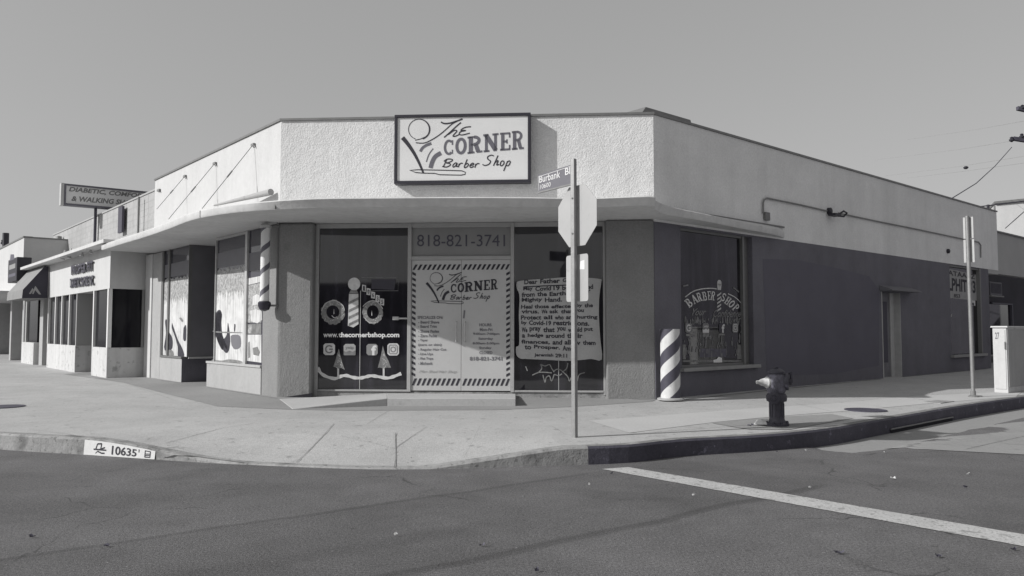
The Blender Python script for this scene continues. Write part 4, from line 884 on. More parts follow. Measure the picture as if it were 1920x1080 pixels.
# ---- big striped cylinder standing at the right corner
pc = gp(1257.5, 751.5); rc = 18.2 / F * pc.y
t = thing('barber_pole', 'fat floor-standing striped barber cylinder beside the right corner of the shop', 'barber pole', (pc.x, pc.y, ZG), 'striped barber poles')
zt = ay(1257, 617, pc.y).z; c0 = Vector((pc.x, pc.y, 0))
m = MB(); m.spiral(c0, rc, ZG + .05, zt, 1.33, 2, 0, 1, n=72, phase=1.2); m.lathe(c0, [(.01, zt - .002), (rc - .002, zt - .001), (rc - .002, zt), (.01, zt + .001)], mi=1); m.build('striped_cylinder', [stripe_dark, stripe_light], t, smooth=True)
m = MB(); m.lathe(c0, [(.02, ZG + .02), (rc + .06, ZG + .02), (rc + .065, ZG + .045), (rc + .03, ZG + .06), (.02, ZG + .061)]); m.build('base', alu, t, smooth=True)
m = MB()
for a in range(4): m.lathe(c0 + Vector((math.cos(a * 1.57 + .8) * rc * .9, math.sin(a * 1.57 + .8) * rc * .9, 0)), [(.03, ZG), (.03, ZG + .02)], 10)
m.build('foot', ink, t)
# ---- canopy stays on the left street
tops = ((475, 272), (403, 307), (347, 331)); bots = ((379, 391), (316, 411), (294, 392))
lab = ('thin stay rod nearest the shop sign, running down to the canopy edge', 'thin stay rod between two others above the left canopy', 'thin stay rod farthest up the left street above the canopy')
for (a, b, lb_) in zip(tops, bots, lab):
    s_, z_ = L.hit(*a, .02); q = ay(b[0], b[1], 1); e_ = None
    r_ = ray(*b); best = None
    for d_ in [x * .02 for x in range(10, 60)]:
        ss_, zz_ = L.hit(b[0], b[1], d_)
        if best is None or abs(ss_ - s_) < abs(best[0] - s_): best = (ss_, zz_, d_)
    t = thing('stay_rod', lb_, 'stay rod', L.P(s_, z_, .02), 'canopy stay rods')
    m = MB(); m.tube([L.P(s_, z_, .03), L.P(best[0], best[1], best[2])], .008, 6); m.build('rod', galv, t)
    m = MB(); m.box(L, s_ - .07, s_ + .07, z_ - .02, z_ + .03, .0, .05); m.tube([L.P(s_ + .05, z_, .03), L.P(s_ + .1, z_ - .07, .03)], .014, 6); m.build('wall_plate', galv_d, t)
    m = MB(); mm = [L.P(s_, z_, .03).lerp(L.P(best[0], best[1], best[2]), k) for k in (.42, .52)]; m.tube(mm, .017, 6); m.build('turnbuckle', galv_d, t)
s_, z_ = L.hit(298, 357, .02); t = MB(); t.box(L, s_ - .1, s_ + .1, z_ - .02, z_ + .03, .0, .05); t.tube([L.P(s_, z_, .04), L.P(s_ + .12, z_ - .05, .04)], .014, 6)
t.build('wall_hook', galv_d, loc=L.P(s_, z_, .02), label='small empty hook plate at the far end of the white parapet', category='hook')
# rolled tube lying at the wall on the canopy
p0 = L.P(*L.hit(402, 385, .35), .35); p1_ = L.P(*L.hit(508, 360, .12), .12)
t = MB(); t.tube([p0, p1_], [.02, .065], 14); t.build('rolled_tube', M('rolled_white_tube', .38, .8), loc=p0, label='rolled white tube lying on the canopy against the left parapet', category='tube')
m = MB()
# ---- roof box on the corner
cv = Rw
t = thing('roof_duct', 'sheet metal roof box above the right corner of the parapet', 'roof box', Rw.P(1, TOP + .05, -.4))
sa_, sb_ = .12, Rw.s(1302, 235, -.3)
m = MB(); m.prism([Rw.P(.0, TOP + .05, -.32), Rw.P(sb_, TOP + .05, -.32), Rw.P(sb_, TOP + .05, -1.2), Rw.P(.0, TOP + .05, -1.2)], [Rw.P(.18, Rw.z(1245, 210, -.32), -.32), Rw.P(sb_ - .1, Rw.z(1245, 210, -.32), -.32), Rw.P(sb_ - .1, TOP + .25, -1.2), Rw.P(.18, TOP + .25, -1.2)]); m.build('casing', coping_m, t, bevel=.01)
# ---- conduit, junction box and flood lamp on the side wall
W_ = lambda x, y, d=.035: Rw.P(*Rw.hit(x, y, d), d)
t = thing('wall_conduit', 'thin metal conduit running along the shaded white side wall', 'conduit', W_(1435, 400))
m = MB(); m.tube([W_(1431, 400), W_(1431, 380), W_(1433, 374), W_(1438, 371.5), W_(1500, 384), W_(1550, 395.5)], .02, 7); m.tube([W_(1572, 399.5), W_(1640, 414), W_(1720, 430), W_(1800, 447), W_(1835, 454), W_(1839, 460), W_(1839, 483)], .02, 7); m.build('pipe', galv_d, t)
m = MB(); s_, z_ = Rw.hit(1435, 406, 0); m.box(Rw, s_ - .09, s_ + .09, z_ - .09, z_ + .09, .0, .07); m.build('junction_box', alu_dark, t, bevel=.01)
t = thing('flood_lamp', 'small black flood lamp on the side wall conduit', 'lamp', W_(1555, 398))
s_, z_ = Rw.hit(1553, 398, 0); m = MB(); m.lathe(Rw.P(s_, z_ + .02, 0), [(.09, 0), (.09, .07), (.05, .09)], 14, axis=tuple(Rw.n)); m.box(Rw, s_ - .12, s_ + .18, z_ - .11, z_ - .05, .06, .24); m.build('housing', M('black_metal', .03, .5), t)
m = MB(); m.tube([Rw.P(s_ + .08, z_ - .08, .2), Rw.P(s_ + .3, z_ + .03, .24), Rw.P(s_ + .52, z_ + .01, .22), Rw.P(s_ + .38, z_ - .09, .2), Rw.P(s_ + .1, z_ - .1, .2)], .024, 8); m.build('head', M('black_metal', .03, .5), t)
s_, z_ = Rw.hit(1776, 471, 0); m = MB(); m.lathe(Rw.P(s_, z_, 0), [(.07, 0), (.07, .06), (.03, .08)], 12, axis=tuple(Rw.n)); m.build('wall_vent', ink, loc=Rw.P(s_, z_, 0), label='small round black fitting on the white side wall near its far end', category='wall fitting')
# ---- hydrant
ph = gp(1457, 798.5); ph.z = 0; k = ph.y / F; c0 = ph
def hz(y): return ay(1457, y, ph.y).z
t = thing('fire_hydrant', 'dark weathered fire hydrant with a pale left outlet near the kerb', 'fire hydrant', (ph.x, ph.y, ZG))
r = 12.5 * k
m = MB(); m.lathe(c0, [(.02, ZG - .02), (r * 1.75, ZG - .02), (r * 1.75, ZG + .035), (r * 1.35, ZG + .05), (r * 1.1, ZG + .09), (r * 1.02, ZG + .16), (r, hz(757)), (r * 1.12, hz(752)), (r * 1.12, hz(748)), (.02, hz(747.5))], 24)
for q in range(12): a = q * 2 * math.pi / 12; m.tube([c0 + Vector((math.cos(a) * r, math.sin(a) * r, ZG + .12)), c0 + Vector((math.cos(a) * r, math.sin(a) * r, hz(756)))], .012, 5)
m.build('barrel', hyd_m, t, smooth=True)
m = MB(); m.lathe(c0, [(.02, hz(752)), (r * 1.42, hz(752)), (r * 1.5, hz(748)), (r * 1.5, hz(742)), (r * 1.3, hz(738)), (.02, hz(737))], 24); m.build('collar', hyd_m, t, smooth=True)
for a in range(8):
    q = a * math.pi / 4 + .2; b_ = MB(); 
m = MB(); m.lathe(c0, [(.02, hz(739)), (r * 1.15, hz(738)), (r * 1.42, hz(730)), (r * 1.55, hz(718)), (r * 1.45, hz(708)), (r * 1.2, hz(702)), (.9 * r, hz(699)), (.02, hz(697))], 26); m.build('head', hyd_head, t, smooth=True)
m = MB(); m.lathe(c0, [(.02, hz(700)), (r * 1.25, hz(700)), (r * 1.2, hz(696)), (r * .7, hz(692)), (r * .35, hz(691)), (r * .35, hz(688)), (.01, hz(687.8))], 22); m.build('bonnet', hyd_m, t, smooth=True)
ax = Vector((-.97, -.2, 0.02)); hc = c0 + Vector((0, 0, hz(717)))
m = MB(); m.lathe(hc, [(.075, r * 1.1), (.078, r * 1.6), (.062, r * 1.75), (.045, r * 2.45), (.026, r * 2.8), (.024, r * 3.2), (.005, r * 3.21)], 18, axis=tuple(ax)); o_ = m.build('outlet_cap', M('pale_cap_paint', .5, .6, noise=((12, .3),)), t, smooth=True, label='pale tapered left outlet cap')
m = MB(); m.lathe(hc + Vector((0, 0, .01)), [(.1, r * 1.0), (.115, r * 1.45), (.115, r * 1.75), (.05, r * 1.8), (.04, r * 2.2), (.005, r * 2.21)], 18, axis=(.93, -.36, 0)); m.build('outlet_cap', hyd_m, t, smooth=True)
m = MB(); m.tube([hc + Vector((r * 1.5, -.03, .1)), hc + Vector((r * 1.95, -.06, .14)), hc + Vector((r * 2.0, -.07, .0))], .02, 6); m.build('chain', hyd_m, t)
m = MB(); bc = c0 + Vector((-.05, 0, hz(745))); m.lathe(bc, [(.075, r * 1.1), (.085, r * 1.5), (.06, r * 1.62), (.035, r * 1.64), (.03, r * 1.85), (.004, r * 1.86)], 16, axis=(-.25, -.97, 0)); m.build('outlet_cap', hyd_m, t, smooth=True)
m = MB()
for q in range(8):
    a = q * math.pi / 4 + .1; m.lathe(c0 + Vector((math.cos(a) * r * 1.55, math.sin(a) * r * 1.55, ZG + .03)), [(.018, 0), (.018, .035), (.003, .036)], 6)
m.build('base_bolts', hyd_m, t)
# litter at the foot of the hydrant
def crumple(cx, cy, rx, ry, h, seed, z=ZG):
    rnd = random.Random(seed); m = MB(); n = 9; vs = [Vector((cx, cy, z + h))]; fs = []
    for ring, rr in ((1, .5), (2, 1.0)):
        for a in range(n): q = a * 2 * math.pi / n; vs.append(Vector((cx + rx * rr * math.cos(q) * rnd.uniform(.7, 1.2), cy + ry * rr * math.sin(q) * rnd.uniform(.7, 1.2), z + (h * rnd.uniform(.4, 1.1) if ring == 1 else rnd.uniform(.004, .03)))))
    for a in range(n): b = (a + 1) % n; fs += [(0, 1 + a, 1 + b), (1 + a, 1 + n + a, 1 + n + b, 1 + b)]
    return m.add(vs, fs)
p = gp(1431, 798); crumple(p.x, p.y, .15, .07, .09, 3).build('crumpled_paper', litter_m, loc=p, label='crumpled pale paper against the foot of the hydrant', category='litter')
for (x, y, sd_) in ((1405, 799, 5), (1412, 798, 6)):
    p = gp(x, y); crumple(p.x, p.y, .025, .03, .02, sd_).build('dead_leaf', iron, loc=p, label='curled dark leaves beside the paper at the hydrant', category='leaf', group='dark leaves by the hydrant')
lst = [(1300, 930, 1, .03), (1512, 846, 1, .035), (1523, 840, 0, .02), (1457, 848, 0, .03), (1660, 849, 1, .03), (742, 1005, 1, .03), (1105, 910, 1, .02), (1519, 916, 1, .03), (1675, 898, 1, .05), (1815, 890, 1, .035), (1573, 1038, 0, .07), (1147, 889, 0, .03), (200, 1025, 0, .05), (904, 1024, 0, .05), (1760, 1045, 0, .05), (1006, 1072, 0, .04), (60, 1008, 0, .05), (1810, 915, 0, .05), (1900, 1032, 0, .04)]
where = ['inside the stop line', 'near the hydrant kerb', 'at the kerb foot', 'at the kerb foot under the hydrant', 'on the edge of the pale gutter', 'in the middle of the road', 'just left of the stop line', 'above the stop line', 'right of the dark seam', 'near the right edge of the road', 'below the stop line', 'under the start of the stop line', 'at the lower left of the road', 'low in the middle of the road', 'in the lower right corner', 'at the bottom edge of the road', 'far left on the road', 'beyond the stop line at right', 'by the stop line at the right edge']
for i, (x, y, lt, sz) in enumerate(lst):
    p = gp(x, y, .004); crumple(p.x, p.y, sz * (.6 if lt else .5), sz * (.25 if lt else .2), .008, 20 + i, .004).build('paper_scrap' if lt else 'leaf_scrap', litter_m if lt else iron, loc=p, label=('tiny pale scrap ' if lt else 'small dark scrap ') + where[i], category='litter', group='scraps on the road')
# ---- stop sign seen from behind
pp = onwalk(1077.5, 820, 0); base = Vector((pp.x, pp.y, pp.z)); k = pp.y / F
def pz(y): return ay(1078, y, pp.y).z
t = thing('stop_sign', 'tall square post at the corner carrying the bare back of an octagonal sign', 'road sign', tuple(base))
PF = Fr((pp.x, pp.y), -40); OF = Fr((pp.x + .012, pp.y + .02), -56)
topz = pz(298)
m = MB(); m.box(PF, -.029, .029, pp.z - .1, topz, -.029, .029); m.build('post', galv, t, bevel=.006)
cx_ = OF.s(1082, 405, -.034); zc = (pz(347) + pz(461)) / 2; rr = (pz(347) - pz(461)) / 2 / math.cos(R(22.5)); OF = Fr((pp.x + .012, pp.y + .02), -56)
ring = lambda d_, q=1: [OF.P(cx_ + rr * q * math.cos(R(22.5 + 45 * j)), zc + rr * q * math.sin(R(22.5 + 45 * j)) , d_) for j in range(8)]
m = MB(); m.prism(ring(-.034), ring(-.031)); m.build('octagonal_plate', sign_back, t)
m = MB()
for dx, z_ in ((0, pz(372)), (0, pz(438))): m.lathe(PF.P(0, z_, .026), [(.012, 0), (.012, .012), (.002, .013)], 8, axis=tuple(PF.n))
m.build('bolt', alu_dark, t)
s0, s1 = OF.s(1062, 520, -.034), OF.s(1103, 520, -.034); z0_, z1_ = pz(565), pz(477); rr2 = .03
rc_ = lambda: [(s0 + rr2 + rr2 * math.cos(R(a)), z0_ + rr2 + rr2 * math.sin(R(a))) for a in (180, 225, 270)] + [(s1 - rr2 + rr2 * math.cos(R(a)), z0_ + rr2 + rr2 * math.sin(R(a))) for a in (270, 315, 360)] + [(s1 - rr2 + rr2 * math.cos(R(a)), z1_ - rr2 + rr2 * math.sin(R(a))) for a in (0, 45, 90)] + [(s0 + rr2 + rr2 * math.cos(R(a)), z1_ - rr2 + rr2 * math.sin(R(a))) for a in (90, 135, 180)]
m = MB(); m.poly(OF, rc_(), -.036, -.032); pl = m.build('lower_plate', sign_back, t)
m = MB(); m.sheet(OF, [OF.hit(*q_, -.030) for q_ in ((1087, 505), (1096, 505), (1096, 487), (1088, 490))], -.030); m.build('sticker', white_paint, pl)
# street name blade
BF = Fr((pp.x, pp.y), ANG_L - 4)                      # the blade runs back to the left, away from the post
b0 = BF.s(1009, 340, 0); ub = BF
zt0, zb0 = BF.z(1009, 328), BF.z(1012, 361); zt1_, zb1_ = BF.z(1071, 309), BF.z(1071, 346)
b1 = BF.s(1071, 330)
hh = .24
t = thing('street_name_sign', 'small grey street name blade reading Burbank Bl on the corner post', 'street sign', tuple(BF.P(b0, zb0, 0)))
m = MB(); m.poly(BF, [(b0, zb0), (b1, zb1_), (b1, zt1_), (b0, zt0)], -.004, .004); m.build('blade', street_sign, t)
m = MB(); m.poly(BF, [(b0, zb0 - .008), (b1 + .05, zb1_ - .008), (b1 + .05, zb1_ + .012), (b0, zb0 + .012)], -.01, .012); m.build('bracket', galv_d, t)
cb = crop(720, 190, 4.8); e = .007
m = MB(); q = lambda x, y: BF.hit(*cb(x, y), e)
m.text(BF, 'Burbank', (q(1398, 735), q(1585, 685), q(1398, 672)), e, 0, .005); m.text(BF, 'Bl', (q(1630, 665), q(1675, 652), q(1630, 605)), e, 0, .008); m.text(BF, '10600', (q(1405, 792), q(1500, 764), q(1405, 752)), e, 0, .0)
for a_, b_ in (((1388, 680), (1688, 582)), ): m.ribbon(BF, [q(*a_), q(*b_)], .006, e)
m.ribbon(BF, [q(1388, 680), q(1394, 805)], .006, e); m.ribbon(BF, [q(1688, 582), q(1690, 735)], .006, e)
m.build('lettering', white_paint, t)
# ---- parking sign on a leaning post
pp2 = onwalk(1825, 744.5, 0); base = Vector(pp2); k = pp2.y / F
t = thing('parking_sign', 'thin round post leaning slightly with two narrow pale sign plates near the cabinet', 'road sign', tuple(base))
tp = ay(1813, 405, pp2.y); m = MB(); m.tube([base - Vector((0, 0, .1)), Vector(tp)], 3.5 * k, 12); m.build('post', galv, t, smooth=True)
m = MB(); m.lathe(base, [(.09, 0), (.09, .02), (.05, .04), (.045, .12)], 12); m.box(Fr((base.x, base.y), 0), .0, .16, base.z, base.z + .03, -.03, .03); m.build('base_collar', galv_d, t)
PS = Fr((tp.x, tp.y), 62)
def plate(x0, y0, x1, y1, name):
    y = pp2.y - .07; a, b = ay(x0, y1, y), ay(x1, y0, y)
    m = MB(); sl = .05
    m.hexa([(a.x, y, a.z), (b.x, y + .12, a.z), (b.x, y + .125, a.z), (a.x, y + .005, a.z), (a.x, y, b.z), (b.x, y + .12, b.z), (b.x, y + .125, b.z), (a.x, y + .005, b.z)]); return m.build(name, sign_back, t)
def plate(x0, y0, x1, y1, name):
    ym = (y0 + y1) / 2; c_ = ay(1813 + 12 * (ym - 405) / 340, ym, pp2.y); f_ = Fr((c_.x + .03, c_.y + .04), ANG_L); lo, hi = f_.z(x0 + 10, y1), f_.z(x0 + 10, y0); a, b = f_.s(x0, ym), f_.s(x1, ym)
    m = MB(); m.box(f_, a, b, lo, hi, -.002, .002); return m.build(name, sign_back, t)
plate(1806, 407, 1825, 447, 'upper_plate'); plate(1807, 449, 1827, 492, 'lower_plate')
# ---- utility cabinet
pu = gp(1895, 737); ya = gp(1864, 735); yb = gp(1891, 736.5)
dirr = (Vector((yb.x, yb.y, 0)) - Vector((ya.x, ya.y, 0))); wd_ = dirr.length; UF = Fr((ya.x, ya.y), -30)
# front left face turned to the sun, side face towards the kerb
P0 = Vector((ya.x, ya.y, 0)); P1 = Vector((yb.x, yb.y, 0))
UL = Fr(P1, math.degrees(math.atan2(P1.y - P0.y, P1.x - P0.x)))
P1 = gp(1891, 737.5); r0 = ray(1864, 735); 
fl = Rw.u * -1                                  # cabinet is square to the side street
UA = Fr((P1.x, P1.y), ANG_L); UB = Fr((P1.x, P1.y), ANG_R)
wl_ = -UA.s(1862.5, 680); zc1 = UA.z(1891, 614)
t = thing('utility_cabinet', 'tall pale utility cabinet with dented shade-darkened side at the right edge of the pavement', 'utility cabinet', (P1.x, P1.y, ZG))
m = MB(); m.prism([UA.P(0, ZG, 0), UA.P(-wl_, ZG, 0), UA.P(-wl_, ZG, -1.3), UA.P(0, ZG, -1.3)], [UA.P(0, zc1, 0), UA.P(-wl_, zc1, 0), UA.P(-wl_, zc1, -1.3), UA.P(0, zc1, -1.3)]); m.build('casing', cab_m, t, bevel=.012)
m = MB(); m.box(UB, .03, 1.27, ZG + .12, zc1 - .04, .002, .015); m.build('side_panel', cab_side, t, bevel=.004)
m = MB(); m.prism([UA.P(.03, zc1, .03), UA.P(-wl_ - .03, zc1, .03), UA.P(-wl_ - .03, zc1, -1.33), UA.P(.03, zc1, -1.33)], [UA.P(.02, zc1 + .03, .02), UA.P(-wl_ - .02, zc1 + .03, .02), UA.P(-wl_ - .02, zc1 + .03, -1.32), UA.P(.02, zc1 + .03, -1.32)]); m.build('lid', cab_m, t)
m = MB(); m.box(UA, -wl_ * .9, -wl_ * .1, ZG + .08, zc1 - .05, .001, .012); m.build('door', cab_m, t, bevel=.004)
m = MB(); m.text(UA, '27', ((-wl_ * .80, zc1 - .24), (-wl_ * .5, zc1 - .24), (-wl_ * .80, zc1 - .1)), .015, 0, .02); m.build('number', ink_mid, t)
m = MB(); zz = ZG + .5; m.box(UA, -wl_ * .15, -wl_ * .08, zz + .4, zz + .55, .012, .03); m.build('handle', alu_dark, t)
# ---- covers in the pavement
p = onwalk(1623, 769.5, .002); rx = 37 / F * p.y
m = MB(); m.lathe((p.x, p.y, 0), [(.01, ZG - .01), (rx, ZG - .01), (rx, ZG + .012), (rx * .95, ZG + .014), (rx * .94, ZG + .009), (.01, ZG + .009)], 40)
for a in range(-3, 4): m.wbox(p.x + a * rx * .25 - .01, p.x + a * rx * .25 + .01, p.y - rx * .6, p.y + rx * .6, ZG + .0085, ZG + .0125)
m.build('manhole_cover', iron, loc=p, label='round dark iron cover in the pavement right of the hydrant', category='manhole cover')
p = onwalk(1760, 754, .002); m = MB(); mf = Fr((p.x, p.y), 40); m.prism([mf.P(-.3, ZG, -.15), mf.P(.3, ZG, -.15), mf.P(.3, ZG, .15), mf.P(-.3, ZG, .15)], [mf.P(-.3, ZG + .012, -.15), mf.P(.3, ZG + .012, -.15), mf.P(.3, ZG + .012, .15), mf.P(-.3, ZG + .012, .15)]); m.build('meter_cover', kerb_m, loc=p, label='small rectangular meter cover in the pavement before the leaning sign post', category='meter cover')
p = onwalk(5, 763, .002); m = MB(); m.lathe((p.x, p.y, 0), [(.01, ZG - .01), (.33, ZG - .01), (.33, ZG + .012), (.01, ZG + .013)], 32); m.build('manhole_cover', iron, loc=p, label='dark round cover at the left edge of the pavement', category='manhole cover')
# ---- storm drain mouth in the kerb
ia = min(range(nl), key=lambda i: abs(line[i].x - 5.55)); ib = min(range(nl), key=lambda i: abs(line[i].x - 7.35)); cpt = line[(ia + ib) // 2]
t = thing('storm_drain', 'long dark storm drain mouth low in the kerb right of the hydrant', 'storm drain', (cpt.x, cpt.y, -.1))
m = MB(); vs = []
for i in range(ia, ib + 1): p = line[i] - INW[i] * .004; vs += [Vector((p.x, p.y, -.13)), Vector((p.x, p.y, .03))]
m.add(vs, [(2 * i, 2 * i + 2, 2 * i + 3, 2 * i + 1) for i in range(ib - ia)]); m.build('opening', black_gap, t)
m = MB(); m.tube([line[i] - INW[i] * .012 + Vector((0, 0, .04)) for i in range(ia, ib + 1)], .012, 6); m.build('steel_edge', galv_d, t)
# ---- house number painted on the kerb
i0 = min(range(nl), key=lambda i: (line[i] - gp(157, 853, 0)).length); i1 = min(range(nl), key=lambda i: (line[i] - gp(284, 861, 0)).length)
pl_ = []
m = MB()
cum = [0.0]
for i in range(i0, i1): cum.append(cum[-1] + (line[i + 1] - line[i]).length)
TOT = cum[-1]
def kp(u, v, lift):                             # along the kerb face
    s_ = u * TOT; j = max(k_ for k_ in range(len(cum)) if cum[k_] <= s_ + 1e-6); j = min(j, len(cum) - 2); f_ = (s_ - cum[j]) / (cum[j + 1] - cum[j])
    i = i0 + j; p = line[i].lerp(line[i + 1], f_); q = INW[i].lerp(INW[i + 1], f_); h = (ZG - drop(p, 0) - .02)
    return p + q * (.012 * v) - q * lift + Vector((0, 0, .004 + h * v * .98))
K = 30; vs = []
for k_ in range(K + 1): vs += [kp(k_ / K, 0, .003), kp(k_ / K, 1, .003)]
m.add(vs, [(2 * k_, 2 * k_ + 2, 2 * k_ + 3, 2 * k_ + 1) for k_ in range(K)], 0)
class KF:
    def P(f, s_, z_, d_=0): return kp(s_, z_, .006)
KFr = KF()
m.text(KFr, '10635', ((.40, .14), (.75, .14), (.40, .82)), 0, 1, .02)
m.text(KFr, '\'', ((.775, .55), (.785, .55), (.775, .85)), 0, 1, .02)
def kr(pts, wu, wv=None):
    for a, b in zip(pts, pts[1:]):
        if abs(a[0] - b[0]) > abs(a[1] - b[1]) * .2: m.add([kp(a[0], a[1] - .05, .006), kp(b[0], b[1] - .05, .006), kp(b[0], b[1] + .05, .006), kp(a[0], a[1] + .05, .006)], [(0, 1, 2, 3)], 1)
        else: m.add([kp(a[0] - wu, a[1], .006), kp(b[0] - wu, b[1], .006), kp(b[0] + wu, b[1], .006), kp(a[0] + wu, a[1], .006)], [(0, 1, 2, 3)], 1)
for pts in ([(.14, .42), (.32, .42)], [(.17, .42), (.19, .8), (.25, .85), (.24, .45)], [(.17, .15), (.2, .3), (.26, .18), (.3, .2)], [(.22, .42), (.30, .6)]): kr(pts, .006)
for pts in ([(.865, .15), (.865, .85)], [(.935, .15), (.935, .85)], [(.865, .82), (.935, .82)], [(.865, .18), (.935, .18)], [(.87, .5), (.93, .55)], [(.87, .34), (.93, .38)]): kr(pts, .005)
m.build('kerb_number', [white_paint, ink], kind='structure')
glass_n = M('neighbour_glass', .012, .08, ior=1.22)
# ================================================================== NEIGHBOURS ON THE LEFT
nO = .95
t = thing('shoe_shop', 'low white shop with dark lettering and angled glass front left of the barber shop', 'shop building', L.P(LEND, ZG, 0))
s = lambda px, d=nO, py=600: L.s(px, py, d)
zf1 = L.z(204, 473, nO) + .25; zf0 = L.z(204, 541, nO)
sa, sb = s(89), s(204)
m = MB(); ce = L.s(272, 600, .0) - .003
m.prism([L.P(sa, zf0, nO), L.P(sb, zf0, nO), L.P(ce, zf0, 0.03), L.P(ce, zf0, -1), L.P(sa, zf0, -1)], [L.P(sa, zf1, nO), L.P(sb, zf1, nO), L.P(ce, zf1, 0.03), L.P(ce, zf1, -1), L.P(sa, zf1, -1)]); m.build('fascia', smooth_white, t)
m = MB(); zs1, zs2 = L.z(200, 652, nO), L.z(140, 648, nO)
s171, s200, s140, s87 = s(171, nO, 680), s(200, nO, 680), s(140, nO, 680), s(87, nO, 680)
m.prism([L.P(s171, ZG - .1, nO), L.P(s200, ZG - .1, nO), L.P(ce, ZG - .1, .02), L.P(ce, ZG - .1, -.5), L.P(s171, ZG - .1, -.5)], [L.P(s171, zs1, nO), L.P(s200, zs1, nO), L.P(ce, zs1, .02), L.P(ce, zs1, -.5), L.P(s171, zs1, -.5)])
m.box(L, s87, s140, ZG - .1, zs1, -.3, nO); m.box(L, s(40, nO, 670), s(62, nO, 670), ZG - .1, zs1, .2, nO); m.build('bulkhead', shop_white, t, bevel=.01)
m = MB(); tl = zf0 - .002
m.prism([L.P(s171 + .06, zs1 + .002, nO - .07), L.P(s200 - .02, zs1 + .002, nO - .07), L.P(s200 - .02, zs1 + .002, 0.1), L.P(s171 + .06, zs1 + .002, .1)], [L.P(s171 + .06, tl, nO - .07), L.P(s200 - .02, tl, nO - .07), L.P(s200 - .02, tl, .1), L.P(s171 + .06, tl, .1)])
m.build('window', glass_n, t)
m = MB(); m.box(L, s87 + .06, s140 - .12, zs1 + .002, tl, .3, nO - .07); m.build('window', glass_n, t)
# the angled return: window, then a plain panel
qa = L.P(s200, 0, nO); qb = L.P(ce, 0, .02); AF = Fr(qa, math.degrees(math.atan2(qb.y - qa.y, qb.x - qa.x))); AW = (qb - qa).length
m = MB(); m.box(AF, .12, AW * .56, zs1 + .01, tl, -.06, -.03); m.build('window', glass_n, t)
m = MB(); m.box(AF, AW * .58, AW - .002, zs1 + .002, tl, -.08, -.012); m.build('panel', M('pale_panel', .42, .8, noise=((3, .05),)), t)
m = MB(); m.box(AF, .0, .10, zs1 + .002, tl, -.1, -.004); m.box(AF, AW * .56, AW * .58, zs1 + .002, tl, -.07, -.008); m.box(L, s171, s171 + .1, zs1 + .002, tl, nO - .15, nO - .003)
m.build('window_frame', white_paint, t)
for x in (89, 102, 114, 128): m = MB(); m.box(L, s(x) - .03, s(x) + .06, zs1 + .002, tl, nO - .12, nO - .01); m.build('window_post', white_paint, t)
m = MB(); m.sheet(AF, [(AW * .30, zs1 + .1), (AW * .36, zs1 + .1), (AW * .36, zs1 + .8), (AW * .30, zs1 + .7)], -.026); m.sheet(AF, [(AW * .38, zs1 + .05), (AW * .43, zs1 + .05), (AW * .42, zs1 + 1.3), (AW * .39, zs1 + 1.3)], -.026); m.build('window_display', wpaint3, t)
m = MB(); m.box(L, s140 - .11, s140 - .02, ZG - .1, tl, -.2, nO - .02); m.box(L, s140 + .05, s171 - .03, ZG, tl, -.35, -.3, 1); m.build('entrance_wall', [M('entrance_panel', .36, .8), glass_n], t)
m = MB(); m.box(L, s(89), ce, zs1 - 2, zf1 + 1.2, -1.6, -1.01); m.build('wall', smooth_white, t)
# small shop bay between this shop and the next
m = MB(); m.box(L, s(44), s(66), ZG - .1, tl, .1, .3, 0); m.build('bay_wall', art_mid, t)
m = MB(); m.box(L, s(45), s(62), zs1 + .01, tl, .5, .8); m.build('window', glass_n, t)
m = MB(); m.box(L, s(66), s(72), ZG - .1, tl, .25, .8); m.build('bay_post', frame_w, t)
m = MB(); m.box(L, s(40), s(44), ZG - .1, tl, .25, .85); m.build('bay_post', frame_w, t)
m = MB(); e = nO + .05
def raised(string, x0, yb0, x1, yb1, h, mat=0):
    for dd in (nO + .002, nO + .02, nO + .04, e): m.text(L, string, (L.hit(x0, yb0, dd), L.hit(x1, yb1, dd), L.hit(x0, yb0 - h, dd)), dd, 0, .03)
raised('PROPER FIT', 133, 515.5, 174, 507, 17); raised('DIABETIC SHOES INC', 131, 539.5, 175, 534, 17)
m.build('raised_lettering', M('dark_letter', .07, .6), t)
# thin canopy slab and its little lamps
m = MB(); cd0 = 1.35; za = L.z(194, 448, cd0)
sc0, sc1 = L.s(38, 505, cd0), L.s(194, 448, cd0)
m.box(L, sc0, sc1, za - .09, za, -.9, cd0); m.build('canopy', canopy_m, t)
m = MB()
for x, y in ((121, 487), (133, 484), (157, 481), (173, 475)):
    s_, z_ = L.hit(x, y, nO + .15); m.tube([L.P(s_, z_ + .3, nO + .15), L.P(s_, z_ + .1, nO + .18), L.P(s_, z_, nO + .2)], [.02, .02, .07], 8)
m.build('sign_lamp', alu, t)
# awning
t = thing('awning', 'dark sloping canvas awning with a white peak emblem over the next doorway', 'awning', L.P(s(90), zf0, nO))
dA = nO; za1 = L.z(90, 500, dA); za0 = L.z(90, 559, dA); sR = s(90) - .004
def solve_d(px, py, sfix):                      # how far out from the wall a sight line crosses the plane s = sfix
    r_ = ray(px, py); o = L.P(sfix, 0, 0); tt = (o - Vector((0, 0, EYE))).dot(L.u) / r_.dot(L.u); h = Vector((0, 0, EYE)) + r_ * tt; return ((h - o).dot(L.n), h.z)
side = [solve_d(x, y, sR) for x, y in ((89, 559), (41, 559), (43, 543), (84, 499), (91, 500))]
far_s = sR - 3.2
m = MB(); m.prism([L.P(sR, z_, d_) for d_, z_ in side], [L.P(far_s, z_, d_) for d_, z_ in side]); m.build('canvas', [awn_light], t)
m = MB(); m.prism([L.P(sR + .001, z_, d_) for d_, z_ in side], [L.P(sR + .012, z_, d_) for d_, z_ in side]); m.build('side_panel', awn_dark, t)
